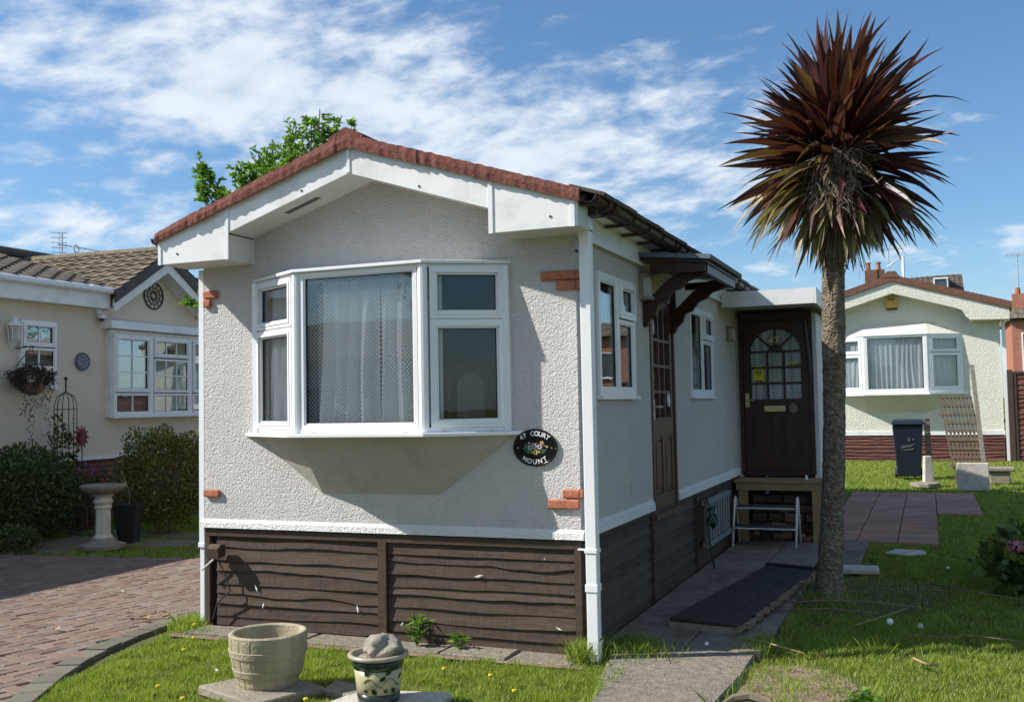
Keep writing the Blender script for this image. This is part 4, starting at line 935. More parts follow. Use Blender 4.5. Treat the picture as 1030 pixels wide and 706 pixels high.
# tint per stave
for k, f in enumerate(mb_.f):
    if len(f) == 4: mb_.t[k] = ((int((k % SEGB)/8)*37) % 11)/11
mb_.v = [(a, b, BC[2]+(c-BC[2])*.86) for a, b, c in mb_.v]
mb_.build('tub', 'planter', bp, smooth=False)
m = MB(); m.lathe([(.178, .0), (.178, .004)], (BC[0], BC[1], BC[2]+.17), 24); m.build('soil', 'bare_soil', bp)
def slab_thing(q, z0, z1, lab, mat='stone', name='slab'):
    m = MB(); m.prism([(x, y, z0) for x, y in q], (0, 0, z1-z0)); o = m.build(name, mat, loc=(sum(p[0] for p in q)/len(q), sum(p[1] for p in q)/len(q), z0), bevel=.008); tag(o, lab, 'slab'); return o
slab_thing([(-1.84, -1.46), (-1.30, -1.66), (-1.13, -1.24), (-1.62, -1.06)], -.02, .034, 'weathered square slab under the barrel planter')
slab_thing([(-1.14, -1.25), (-.93, -1.31), (-.90, -1.12), (-1.17, -1.06)], -.02, .022, 'broken dark slab piece between the barrel planter and the glazed pot')
slab_thing([(-.98, -1.60), (-.36, -1.50), (-.40, -1.10), (-.90, -1.22)], -.02, .030, 'pale smooth slab under the glazed plant pot', 'stone_pale')
# glazed pot
PC = (-.705, -1.375, .031)
gp = thing('plant_pot', 'glazed cream plant pot with dark green rim and leaf sprig pattern', 'plant pot', PC)
def lathe_part(name, prof, mat, seg=40): m = MB(); m.lathe([(r*1.12, z*1.08) for r, z in prof], PC, seg); return m.build(name, mat, gp, smooth=False)
simple('glaze_cream', (.42, .37, .22), .3, .12, 20, dirt=(.22, .19, .09), ds=9); simple('glaze_green', (.018, .032, .022), .2, .3, 20); simple('glaze_rim', (.36, .32, .24), .3, .15, 20)
def sm(o):
    o.data.polygons.foreach_set('use_smooth', [len(p.vertices) < 5 for p in o.data.polygons]); return o
sm(lathe_part('base_band', [(.096, .0), (.100, .01), (.104, .048)], 'glaze_green')); sm(lathe_part('body', [(.1035, .049), (.109, .10), (.117, .165)], 'glaze_cream'))
sm(lathe_part('upper_band', [(.1175, .166), (.123, .192), (.122, .212)], 'glaze_green')); sm(lathe_part('rim', [(.124, .213), (.143, .217), (.147, .226), (.143, .236), (.128, .237), (.119, .228), (.115, .20), (.05, .195)], 'glaze_rim'))
m = MB()
def onpot(a, z, off=.0015):
    r = .1035+(z-.049)*.116+off; r *= 1.12; return Vector((PC[0]+r*math.cos(a), PC[1]+r*math.sin(a), PC[2]+z*1.08))
for s in (0, .9):
    pts = [onpot(-1.72+s+t*1.0, .11+.022*math.sin(t*6)) for t in np.linspace(0, .85, 12)]; m.tube(pts, .0018, 5)
    for (aa, zz, l, tilt) in ((-1.62+s, .145, .05, .9), (-1.35+s, .082, .045, -.7), (-1.0+s, .12, .05, .5), (-1.75+s, .075, .04, -.3)):
        for k in range(6):
            t0, t1 = k/6, (k+1)/6
            P = [onpot(aa+t*l*6*math.cos(tilt)+sgn*w_*math.sin(PI*t)*.06*8*math.sin(tilt)*-1*.3, zz+t*l*math.sin(tilt)+sgn*w_*math.sin(PI*t)*.007, .002) for t, sgn, w_ in ((t0, -1, 1), (t1, -1, 1), (t1, 1, 1), (t0, 1, 1))]
            m.add(P, [(0, 1, 2, 3)])
m.build('leaf_pattern', 'glaze_green', gp)
m = MB(); m.lathe([(.117, .0), (.117, .003)], (PC[0], PC[1], PC[2]+.216), 24); m.build('soil', 'bare_soil', gp)
def rock(name, c, r, sc, mat, seed, lab, cat, parent=None, k=.28, sub=4):
    import bmesh
    bm = bmesh.new(); bmesh.ops.create_icosphere(bm, subdivisions=sub, radius=1)
    for v in bm.verts:
        d = v.co.normalized(); n_ = noise.noise(d*1.4+Vector((seed, 0, 0)))*k*1.5+noise.noise(d*3.5+Vector((seed, 5, 0)))*k*.6+noise.noise(d*9+Vector((0, seed, 0)))*k*.2
        v.co = Vector((d.x*sc[0], d.y*sc[1], d.z*sc[2]))*r*(1+n_)
    me = bpy.data.meshes.new(name); bm.to_mesh(me); bm.free(); me.materials.append(M[mat]); me.polygons.foreach_set('use_smooth', [True]*len(me.polygons))
    o = bpy.data.objects.new(name, me); COL.objects.link(o); o.location = c; o.rotation_euler = (random.uniform(-.2, .2), random.uniform(-.2, .2), seed)
    if lab: tag(o, lab, cat)
    return o
rock('rock', (-.685, -1.37, PC[2]+.275), .098, (1.05, .85, .78), 'boulder', 3.3, 'rough pale rock resting on top of the glazed plant pot', 'rock')
# timber scraps at the bottom edge
wb = thing('timber_scrap', 'curved pale broken timber piece on the grass at the bottom edge beside the path', 'wood scrap', (1.2, -.92, 0))
m = MB(); m.tube([(1.02, -.90, .02), (1.09, -.83, .055), (1.17, -.80, .065), (1.27, -.82, .05), (1.33, -.90, .02)], [.012, .022, .026, .022, .012], 7); m.build('scrap', 'trellis_wood', wb)
m = MB(); m.tube([(.93, -.93, .015), (1.03, -.94, .02)], .02, 6); m.tube([(1.1, -.93, .02), (1.2, -.9, .03)], .018, 6); m.build('splinter', 'stone_pale', wb)

def stick(pts, r, lab, mat='twig', name='stick', cat='stick'):
    m = MB(); n = len(pts); m.tube(pts, [r*.6*(1-.5*i/n) for i in range(n)], 6); return tag(m.build(name, mat, loc=pts[0], smooth=True), lab, cat)
stick([(1.05, 1.95, .03), (1.3, 2.0, .05), (1.65, 2.1, .035), (1.95, 2.05, .03)], .016, 'long dry frond stalk lying just in front of the palm base')
stick([(.98, 1.62, .03), (1.35, 1.75, .04), (1.7, 1.72, .03)], .013, 'second dry stalk in front of the palm base, nearer the camera')
stick([(1.45, 2.7, .03), (1.8, 2.62, .06), (2.15, 2.8, .03)], .010, 'thin dry stalk right of the palm base in the shaded grass')
stick([(2.05, 3.1, .03), (2.35, 2.75, .04), (2.75, 2.55, .03)], .012, 'bent brown twig between the palm and the hydrangea')
stick([(1.55, 1.25, .03), (1.75, 1.55, .05), (1.9, 1.95, .04)], .008, 'thin curved pale twig in the middle of the shaded grass', 'dry_leaf')
stick([(1.9, 1.0, .03), (2.3, 1.1, .045), (2.75, 1.02, .03)], .008, 'long thin twig near the shadow edge on the right lawn')
stick([(1.35, -.98, .02), (1.7, -.86, .05), (2.05, -.98, .03)], .012, 'dark curved stem on the lit grass at the bottom edge')
stick([(.92, .62, .03), (1.05, .50, .05), (1.32, .35, .03)], .012, 'yellow dry frond piece beside the end of the lying gate', 'dry_leaf')
stick([(1.95, .38, .04), (2.02, .22, .05), (2.08, .30, .03)], .016, 'short brown curled leaf on the lit right lawn', 'timber', 'dead_leaf', 'dead leaf')
def ball(name, mat, c, r, lab, cat): m = MB(); m.lathe([(r*math.sin(t), -r*math.cos(t)) for t in np.linspace(.05, PI-.05, 9)], c, 14); return tag(m.build(name, mat, loc=c, smooth=True), lab, cat)
ball('ball', 'white_paint', (1.78, 1.45, .03), .024, 'small white ball in the shaded grass, left of the two', 'ball'); ball('ball', 'stone_pale', (1.98, 1.38, .025), .021, 'small greyish white ball in the shaded grass, right of the two', 'ball')
# white bits of litter
def scrap(c, s, lab, mat='white_paint'):
    m = MB(); a = random.uniform(0, 3); u = Vector((math.cos(a), math.sin(a), .15)); v = Vector((-math.sin(a), math.cos(a), .3)); c = Vector(c); k = [c+u*s, c+v*s*.5, c-u*s*.9, c-v*s*.45]
    m.prism(k, (0, 0, .003)); return tag(m.build('litter', mat, loc=c), lab, 'litter')
scrap((-1.95, -1.15, .035), .022, 'small white scrap on the front lawn left of the barrel planter'); scrap((.70, .42, .03), .03, 'white scrap on the path before the lying gate'); scrap((2.2, 4.0, .03), .03, 'white scrap in the grass left of the hydrangea')
scrap((-4.6, .9, .012), .035, 'pale scrap on the block drive near the shadow edge', 'stone_pale')
# dead leaves caught by the kerb
for i, (x, y) in enumerate(((-3.55, .05), (-3.62, .12), (-3.48, .16), (-3.7, .0), (-3.5, -.05), (-3.6, .2), (-3.42, .08), (-3.78, .1), (-3.55, .22), (-4.4, -.9), (-4.1, -1.5), (-3.7, -1.2), (-3.9, -.5))):
    m = MB(); a = random.uniform(0, 6); c = Vector((x, y, .022)); u = Vector((math.cos(a), math.sin(a), .2))*.035; v = Vector((-math.sin(a), math.cos(a), .2))*.018
    m.add([c+u, c+v+Vector((0, 0, .012)), c-u, c-v], [(0, 1, 2), (0, 2, 3)]); tag(m.build('dead_leaf', 'dry_leaf', loc=c), 'small curled dead leaf lying on the block drive', 'dead leaf', 'dead leaves scattered on the block drive')
# dandelions
for i, (x, y) in enumerate(((-2.62, -.55), (-2.45, -.85), (-2.9, -.2), (-1.7, -1.75), (-.05, -1.05), (-.3, -.8), (-2.0, -1.6), (-1.05, -1.55), (-.62, -.75))):
    t = thing('dandelion', 'small yellow dandelion flower in the front lawn', 'flower', (x, y, 0), 'dandelions in the front lawn')
    m = MB(); m.lathe([(.004, .0), (.014, .006), (.012, .014), (.003, .016)], (x, y, .045), 10); m.t = [.5]*len(m.f); m.build('flower_head', 'petal_yellow', t); m = MB(); m.tube([(x, y, -.02), (x+.003, y, .046)], .002, 4); m.build('stem', 'leaf_green', t)
# weed by the skirting
def plant_leaves(name, base, stems, L, lsz, mat, parent, wid=.5, seed=0):
    V = []; T = []; C = []; D = []
    sm_ = MB()
    for k in range(stems):
        a = random.uniform(0, 2*PI); ln = random.uniform(.15, .75); h = L*random.uniform(.6, 1.1)
        tip = Vector((math.cos(a)*ln*h, math.sin(a)*ln*h, h)); sm_.tube([base, Vector(base)+tip*.5+Vector((0, 0, .03*h)), Vector(base)+tip], [.004, .003, .0015], 4)
        for j in range(7):
            t = .25+.75*j/6; p = Vector(base)+tip*t; b = random.uniform(0, 2*PI); C.append(p); D.append((math.cos(b), math.sin(b), random.uniform(-.1, .6)))
    C = np.array(C); D = unit(np.array(D)); n = len(C); s = lsz*rng.uniform(.6, 1.2, n)
    q = leaf_verts(C, D, s, s*wid, unit(np.array([[0, 0, 1.]])+rng.normal(size=(n, 3))*.3)); 
    st_ = sm_.build('stem', 'leaf_green', parent); return raw_mesh(name, q, n, 4, rng.random(n), mat, parent)
for (x, y, L, n_, lab) in ((-1.14, -.10, .20, 9, 'leafy green weed growing at the foot of the brown front skirting'), (-.84, -.08, .10, 4, 'small green weed right of the larger one by the front skirting')):
    t = thing('weed', lab, 'weed', (x, y, 0)); plant_leaves('leaves', (x, y, 0), n_, L, .065, 'leaf_green', t, .6)
t = thing('weed', 'low broad-leaved weed patch at the bottom edge of the right lawn', 'weed', (1.75, -.80, 0)); plant_leaves('leaves', (1.75, -.80, 0), 26, .12, .05, 'leaf_green', t, .6)

# broken lamp on a bracket at the left of the skirting
bl = thing('garden_light', 'brown square bird-box shaped light on the left end of the front skirting', 'light', (-2.80, -.06, .55))
m = MB(); m.prism([(-2.85, -.04, .53), (-2.85, -.12, .515), (-2.85, -.13, .59), (-2.85, -.09, .62), (-2.85, -.04, .61)], (.10, 0, 0)); m.build('housing', 'skirt_board', bl)
m = MB(); m.tube([(-2.80, -.06, .50), (-2.75, -.05, .40), (-2.70, -.05, .28), (-2.82, -.05, .18), (-2.86, -.05, .06)], .006, 5); m.build('cable', 'gasket', bl)
m = MB(); m.tube([(-2.85, -.05, .50), (-2.95, -.06, .42)], .007, 5); m.build('arm', 'white_paint', bl)
m = MB()
for (x, z, a, l) in ((-.72, .47, .25, .07), (-2.50, .30, 2.0, .06), (-2.44, .18, 1.3, .05), (-1.65, .20, 1.7, .06), (-.16, .16, -.4, .05), (-.25, .60, 1.2, .02), (-1.3, .12, .9, .04)):
    u_ = Vector((math.cos(a), 0, math.sin(a))); w_ = Vector((-math.sin(a), 0, math.cos(a))); c_ = Vector((x, -.013, z)); m.add([c_-u_*l/2, c_-w_*l*.13, c_+u_*l/2, c_+w_*l*.10], [(0, 1, 2, 3)])
m.build('paint_scrape', 'white_paint', home)
# house plaque
pcx, pcz = -.300, 1.318
pq = thing('house_plaque', 'oval black house plaque with white lettering and painted flowers beside the bay', 'plaque', (pcx, 0, pcz))
m = MB(); m.disc((pcx, -.004, pcz), .155, (0, -1, 0), .010, 48, .122); m.disc((pcx, -.0145, pcz), .150, (0, -1, 0), .004, 48, .117); m.build('plate', 'black_gloss', pq)
m = MB(); m.ring((pcx, -.015, pcz), .148, .0055, (0, -1, 0), 48, 6, .116); m.build('edge', 'black_gloss', pq, smooth=True)
def arc_top(i, n):
    a = R(90) + R(44) - (R(88)/(n-1))*i; return face_matrix((pcx+.120*math.cos(a), -.0195, pcz+.088*math.sin(a)-.010), (1, 0, 0), (0, -1, 0), (a-PI/2)*.8)
def arc_bot(i, n):
    a = -R(90) - R(38) + (R(76)/(n-1))*i; return face_matrix((pcx+.125*math.cos(a), -.0195, pcz+.098*math.sin(a)-.008), (1, 0, 0), (0, -1, 0), (a+PI/2)*.8)
letters('47 COURT', .042, arc_top, 'white_paint', 'lettering', pq, .0015); letters('MOUNT', .042, arc_bot, 'white_paint', 'lettering', pq, .0015)
simple('paint_grey', (.40, .38, .42), .5); simple('paint_green', (.06, .16, .08), .5); simple('paint_yellow', (.45, .40, .10), .5); simple('paint_orange', (.62, .38, .14), .5); simple('paint_red', (.30, .05, .06), .5)
def dots(name, L, mat):
    m = MB()
    for x, z, r in L: m.disc((pcx+x, -.0186, pcz+z), r, (0, -1, 0), .0012, 10, r*.85)
    m.build(name, mat, pq)
def petals(cx, cz, r, n=6): return [(cx+r*math.cos(2*PI*k/n), cz+r*math.sin(2*PI*k/n), r*.62) for k in range(n)]
dots('painted_flower', petals(-.005, .010, .014)+petals(-.033, .0, .012)+petals(.035, .004, .012), 'paint_grey')
dots('painted_leaves', [(-.065, .010, .010), (-.058, .018, .009), (.06, -.022, .012), (.055, -.030, .010), (-.045, -.028, .012), (-.055, -.022, .010), (.068, .012, .008), (-.07, -.008, .008), (.078, -.012, .006)], 'paint_green')
dots('painted_flower', petals(.005, -.030, .012)+[(.03, -.028, .008), (-.02, -.03, .008)], 'paint_yellow'); dots('painted_flower', petals(.050, .030, .009)+[(-.038, .030, .008), (.085, .006, .008)], 'paint_orange'); dots('painted_flower', [(.014, .028, .006), (.008, .0, .006), (-.002, -.010, .006), (.02, -.008, .005)], 'paint_red')
m = MB()
for x in (-.118, .118): m.disc((pcx+x, -.0186, pcz-.002), .005, (0, -1, 0), .002, 10)
m.build('screw', 'steel', pq)

# ================================================================== PALM (cabbage palm) and planting
def palm():
    t = thing('cabbage_palm', 'tall dark maroon cabbage palm with a shaggy round crown and rough grey trunk', 'palm tree', (1.29, 2.43, 0))
    m = MB(); SEG = 40; NZ = 150; vs = []
    def cen(z): return (1.285+.052*z+.018*math.sin(z*1.5), 2.43+.01*math.sin(z*2))
    for j in range(NZ+1):
        z = -.03+3.38*j/NZ; cx, cy = cen(z); r = .101-.004*min(z, 3)+.030*math.exp(-max(0, z)*6) - .010*math.sin(min(z, 2.2)/2.2*PI)
        if z > 2.2: r -= .010*min(1, (z-2.2)*2)
        for k in range(SEG):
            a = 2*PI*k/SEG; nn = noise.noise(Vector((math.cos(a)*2.2, math.sin(a)*2.2, z*6)))*.008+noise.noise(Vector((math.cos(a)*7, math.sin(a)*7, z*26)))*.005+noise.noise(Vector((math.cos(a)*16, math.sin(a)*16, z*70)))*.005
            if z > 2.3: nn += .008*math.cos(2*a)*min(1, (z-2.3)*2)
            vs.append((cx+(r+nn)*math.cos(a), cy+(r+nn)*math.sin(a), z))
    m.add(vs, [(j*SEG+k, j*SEG+(k+1) % SEG, (j+1)*SEG+(k+1) % SEG, (j+1)*SEG+k) for j in range(NZ) for k in range(SEG)])
    mt, nt, N, L = newmat('palm_bark'); g = G(nt); v = g.coord(); n1 = g.noise(v, 28, 8, .7); n2 = g.noise(g.coord(scale=(1, 1, 2.4)), 9, 6, .6)
    c = g.mix(g.ramp(n1, [(.36, 0), (.62, 1)]), (.10, .078, .058), (.33, .265, .195)); c = g.mix(g.ramp(n2, [(.5, 0), (.66, .8)]), c, (.12, .095, .07))
    g.out(g.pbsdf(c, .95, g.bump(g.math('ADD', n1, g.vor(v, 45)), 1, .022), .2)); M['palm_bark'] = mt
    m.build('trunk', 'palm_bark', t, smooth=True)
    # dark boot scars low on the trunk
    # crown blades
    V = []; T = []
    C0 = np.array([1.465, 2.44, 3.42])
    def blades(N, th0, th1, L0, L1, tint, droop, w=.046, zc=(0, .32), power=1.0):
        for i in range(N):
            th = R(th0+(th1-th0)*rng.random()**power); az = rng.uniform(0, 2*PI); L_ = rng.uniform(L0, L1)*(1+.28*noise.noise(Vector((2.2*math.sin(th)*math.cos(az), 2.2*math.sin(th)*math.sin(az), 2.2*math.cos(th)+3))))
            d = np.array([math.sin(th)*math.cos(az), math.sin(th)*math.sin(az), math.cos(th)])
            hz = C0[2]+zc[0]+(zc[1]-zc[0])*(1-min(1, th/R(150)))+rng.normal()*.03
            p = np.array([C0[0], C0[1], hz])+d*.07+rng.normal(size=3)*.025
            tw = rng.uniform(-.9, .9); up = np.array([0, 0, 1.]); s = np.cross(d, up); s = s/(np.linalg.norm(s)+1e-6) if np.linalg.norm(s) > .05 else np.array([math.cos(az+1.6), math.sin(az+1.6), 0])
            nn = np.cross(s, d); s = s*math.cos(tw)+nn*math.sin(tw)
            K = 7; ww = w*rng.uniform(.7, 1.2); rows = []; q = p.copy(); dd = d.copy(); bow = rng.normal(size=3)*.13; bow[2] -= droop*rng.uniform(.4, 1.6)
            prof = [.42, .62, .9, 1., .93, .70, .36, .015]
            for k in range(K+1):
                n_ = np.cross(s, dd); wk = ww*prof[k]/2
                rows.append((q - s*wk + n_*wk*.45, q - n_*wk*.0, q + s*wk + n_*wk*.45)); q = q+dd*L_/K; dd = unit(dd+bow*(.5+k/K)*2/K); s = unit(s-dd*np.dot(s, dd))
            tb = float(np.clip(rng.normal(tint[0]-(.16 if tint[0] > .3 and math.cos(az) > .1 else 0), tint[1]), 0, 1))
            for k in range(K):
                a, b, c = rows[k]; a2, b2, c2 = rows[k+1]; V.append([a, b, b2, a2]); V.append([b, c, c2, b2]); tt = min(1, tb+(.12*(k/K)**3 if tint[0] > .5 else .0)); T.extend([tt, tt])
    blades(190, 3, 60, .60, .97, (.24, .12), .14, .088, (.05, .34))
    blades(150, 50, 95, .58, .98, (.24, .15), .32, .086, (0, .3))
    blades(130, 85, 125, .56, .96, (.44, .22), .45, .080, (-.05, .2))
    blades(150, 105, 142, .50, .82, (.66, .18), .45, .068, (-.06, .12))
    blades(110, 135, 172, .40, .62, (.84, .14), .30, .054, (-.1, .08))
    raw_mesh('crown', np.array(V), len(V), 4, T, 'palm_leaf', t)
    # dead flower stalks hanging at the front: a tangle of thin fibres
    m = MB()
    for i in range(420):
        a = random.uniform(-PI*.95, -PI*.15); r0 = random.uniform(.20, .40); p = Vector((C0[0]+.02+random.gauss(0, .085), C0[1]-random.uniform(.28, .52), C0[2]+random.uniform(-.30, .14)))
        pts = [p]; d = Vector((random.gauss(0, .5), random.gauss(-.2, .4), random.gauss(-.5, .6)))
        for k in range(6): d = (d+Vector((random.gauss(0, .5), random.gauss(0, .35), random.gauss(-.25, .35)))).normalized(); pts.append(pts[-1]+d*.045)
        m.tube(pts, .0026, 3, random.random(), False)
    for i in range(90):
        a = random.uniform(-PI, 0); p = Vector((C0[0]+math.cos(a)*.09, C0[1]+math.sin(a)*.12, C0[2]-.25)); m.tube([p, p+Vector((math.cos(a)*.05, math.sin(a)*.05, -.2)), p+Vector((random.gauss(0, .05), -.03, -.42-random.random()*.14))], .0035, 3, random.random(), False)
    m.build('dead_flower_stalks', 'palm_fibre', t)
palm()
def shrub(name, lab, cat, c, rad, n, size, mat, flat=.45, lump=.22, seed=0, shell=.5, flowers=None, dens_core=True):
    t = thing(name, lab, cat, (c[0], c[1], 0))
    p, d, s, k = blob_leaves(c, rad, n, size, seed=seed, lump=lump, shell=shell); ok = p[:, 2] > .01; p, d, s, k = p[ok], d[ok], s[ok], k[ok]; n = len(p)
    q = leaf_verts(p, d, s, s*flat); raw_mesh('foliage', q, n, 4, np.clip(rng.normal(.45, .25, n), 0, .96), mat, t)
    m = MB()
    for i in range(14):
        a = random.uniform(0, 2*PI); e = Vector((c[0]+rad[0]*.6*math.cos(a), c[1]+rad[1]*.6*math.sin(a), c[2]+rad[2]*random.uniform(-.1, .6))); m.tube([(c[0]+.1*math.cos(a), c[1]+.1*math.sin(a), -.02), (Vector((c[0], c[1], c[2]*.6))+e)*.5, e], [.016, .012, .005], 5)
    m.build('stem', 'twig', t); return t
shrub('rounded_shrub', 'dense dark green clipped round shrub at the left edge before the cream home', 'shrub', (-8.60, 3.35, .56), (.68, .76, .62), 15000, .052, 'leaf_hedge', .55, .10, 1)
shrub('hedge_shrub', 'tall olive and yellow leaved shrub between the bird bath and the grey home', 'shrub', (-7.28, 4.50, .74), (.66, .62, .68), 14000, .046, 'leaf_olive', .5, .20, 2)
shrub('low_shrub', 'low dark ground-hugging plant at the foot of the round shrub', 'plant', (-8.0, 2.62, .12), (.55, .22, .17), 2500, .04, 'leaf_hedge', .6, .2, 3)
def hydrangea():
    c = (3.00, 3.10, .21); t = shrub('hydrangea', 'leafy green hydrangea with one pink flower head at the right edge', 'shrub', c, (.48, .42, .33), 1500, .105, 'leaf_hydrangea', .72, .28, 5, .4)
    V = []; n = 160; d = unit(rng.normal(size=(n, 3))); cc = np.array([2.70, 2.86, .40]); p = cc+d*np.array([.075, .07, .05]); up = d; a = unit(np.cross(d, rng.normal(size=(n, 3))))
    q = leaf_verts(p, a, np.full(n, .032), np.full(n, .028), up); raw_mesh('flower_head', q, n, 4, rng.random(n), 'petal_pink', t)
hydrangea()
shrub('brown_bush', 'small rusty leaved plant just left of the hydrangea', 'plant', (2.66, 3.95, .14), (.22, .2, .18), 500, .06, 'leaf_olive', .5, .3, 9, .3)
def tree(name, lab, c, shoots, mat, rootz=0, trunk_r=.10, leaf=.075, R0=1.4, H=(3.0, 5.3)):
    t = thing(name, lab, 'tree', (c[0], c[1], 0)); m = MB(); C = []; D = []
    top = Vector((c[0], c[1], H[0]*.8)); m.tube([(c[0], c[1], -.05), (c[0]+.05, c[1], H[0]*.4), top], [trunk_r*1.2, trunk_r, trunk_r*.75], 10)
    for (tx, ty, tz, sp_) in shoots:
        e = Vector((tx, ty, tz)); mid = top.lerp(e, .5)+Vector((random.gauss(0, .12), random.gauss(0, .12), -.05)); m.tube([top+Vector((0, 0, -random.random()*.8)), mid, e], [.035, .022, .006], 5)
        for j in range(60):   # side twigs carrying leaves
            f = .35+.65*random.random(); b = mid.lerp(e, (f-.35)/.65) if f > .35 else mid
            d = Vector((random.gauss(0, 1), random.gauss(0, 1), random.gauss(.35, .6))).normalized(); l = sp_*random.uniform(.4, 1)*(1.15-f*.6); tip = b+d*l; m.tube([b, b.lerp(tip, .5)+Vector((0, 0, .02)), tip], [.006, .004, .002], 3, cap=False)
            for q_ in range(14):
                g_ = .2+.8*q_/13; pp = b.lerp(tip, g_); dd = (d*.6+Vector((random.gauss(0, .7), random.gauss(0, .7), random.gauss(.1, .5)))).normalized(); C.append(pp); D.append(dd)
    m.build('trunk', 'bark', t); C = np.array(C); D = np.array(D); n = len(C); s = leaf*rng.uniform(.6, 1.25, n)
    raw_mesh('crown', leaf_verts(C, D, s, s*.46), n, 4, np.clip(rng.normal(.55, .25, n), 0, 1), mat, t)
sh = [(-7.12, 5.0, 5.08, .20), (-7.18, 5.1, 4.85, .22), (-7.05, 4.9, 4.7, .22), (-7.1, 5.0, 4.95, .18), (-6.78, 5.0, 4.6, .28), (-6.6, 5.2, 4.8, .3), (-6.45, 5.0, 4.98, .3), (-6.25, 5.1, 4.9, .36), (-6.1, 5.0, 5.0, .36), (-5.9, 5.0, 5.15, .36), (-5.7, 5.2, 5.25, .38),
      (-5.5, 4.9, 5.3, .38), (-5.35, 5.1, 5.4, .38), (-5.15, 5.0, 5.52, .34), (-5.05, 5.2, 5.4, .34), (-4.88, 5.1, 5.42, .28), (-4.72, 5.1, 5.30, .22), (-6.9, 4.8, 4.2, .4), (-6.4, 4.7, 4.5, .4), (-5.8, 4.7, 4.8, .45), (-5.2, 5.5, 4.9, .4), (-7.25, 5.2, 3.3, .26), (-7.3, 5.0, 3.1, .2), (-6.6, 5.5, 4.4, .4), (-5.3, 4.6, 5.0, .4), (-4.8, 5.3, 5.0, .35), (-6.0, 4.9, 4.85, .4), (-5.5, 5.3, 5.1, .4)]
tree('leafy_tree', 'bright green leafy tree rising behind the left roof slope of the grey home', (-5.9, 5.4), sh, 'leaf_green')

# ================================================================== LEFT NEIGHBOUR
NX = -9.5; NP = PL((NX, 0), (0, 1), (1, 0))
nb = thing('neighbour_home', 'cream rendered home at the left with tiled roof, small gable and white bay window', 'bungalow', (-12.3, 5, 0))
m = MB(); m.box(-15, NX, -4, 15, .92, 3.18); m.prism([(NX+.003, 5.75, 3.17), (NX+.003, 7.8, 3.17), (NX+.003, 7.8, 3.34), (NX+.003, 6.77, 3.86), (NX+.003, 5.75, 3.34)], (-.15, 0, 0)); m.build('wall', 'stucco_cream', nb)
m = MB(); m.box(-14.9, NX-.03, -3.9, 14.9, -.1, .90); m.build('brick_base', 'brick_dark', nb)
m = MB(); m.box(-15.02, NX+.03, -4.02, 15.02, .90, .95); m.build('wall_ledge', 'fascia', nb)
m = MB(); EZ = 3.45; RX, RZ = -12.3, 4.34
tiled(m, [(NX+.26, -4.5, EZ), (NX+.26, 5.93, EZ), (RX, 5.93, RZ), (RX, -4.5, RZ)], 11, 34, .022, .022); tiled(m, [(NX+.26, 8.28, EZ), (NX+.26, 15.4, EZ), (RX, 15.4, RZ), (RX, 8.28, RZ)], 11, 22, .022, .022)
tiled(m, [(RX, 5.93, RZ), (RX, 8.28, RZ), (RX-.9, 8.28, RZ-.3), (RX-.9, 5.93, RZ-.3)][::1], 4, 8)
m.prism([(RX, -4.5, RZ-.04), (-15.3, -4.5, EZ), (-15.3, -4.5, EZ-.05), (NX-.3, -4.5, EZ-.05)], (0, 19.9, 0)); m.build('roof', 'tile_dark', nb)
m = MB(); GY = 6.77; GZ = 4.19
tiled(m, [(RX-.3, 5.60, 3.42), (NX+.36, 5.60, 3.42), (NX+.36, GY, GZ), (RX-.3, GY, GZ+.06)], 8, 13, .026, .028); tiled(m, [(NX+.36, 7.94, 3.42), (RX-.3, 7.94, 3.42), (RX-.3, GY, GZ+.06), (NX+.36, GY, GZ)], 8, 13, .026, .028)
m.tube([(NX+.37, GY, GZ+.01), (RX-.3, GY, GZ+.05)], .07, 8, .9); m.build('gable_roof', 'tile_lichen', nb)
m = MB(); m.tube([(RX, -4.5, RZ+.02), (RX, 15.3, RZ+.02)], .08, 8, .6); m.build('ridge_tiles', 'tile_dark', nb)
m = MB()
for sg in (-1, 1):
    ye, yr = GY+sg*1.18, GY
    m.prism([(NX+.33, ye, 3.42), (NX+.33, yr, 4.18), (NX+.33, yr, 4.0), (NX+.33, ye, 3.24)], (.03, 0, 0))
m.build('verge', 'gutter_brown', nb)
m = MB()
for sg in (-1, 1):
    ye, yr = GY+sg*1.16, GY
    m.prism([(NX+.28, ye, 3.30), (NX+.28, yr, 4.05), (NX+.28, yr, 3.83), (NX+.28, ye+(-sg)*.0, 3.11)], (.045, 0, 0)); m.prism([(NX+.01, ye, 3.13), (NX+.01, yr, 3.85), (NX+.01, yr, 3.87), (NX+.01, ye, 3.15)], (.27, 0, 0))
m.box(NX+.01, NX+.20, -4.2, 5.62, 3.16, 3.17); m.box(NX+.20, NX+.225, -4.2, 5.62, 3.155, 3.43); m.box(NX+.20, NX+.225, 7.93, 15.2, 3.155, 3.43)
m.build('fascia', 'fascia', nb)
m = MB(); m.tube([(NX+.28, -4.3, 3.42), (NX+.28, 5.60, 3.42)], .05, 10); 
for y in (1.5, 3.4, 5.2): m.tube([(NX+.28, y-.03, 3.42), (NX+.28, y+.03, 3.42)], .058, 10)
m.build('gutter', 'pipe_white', nb)
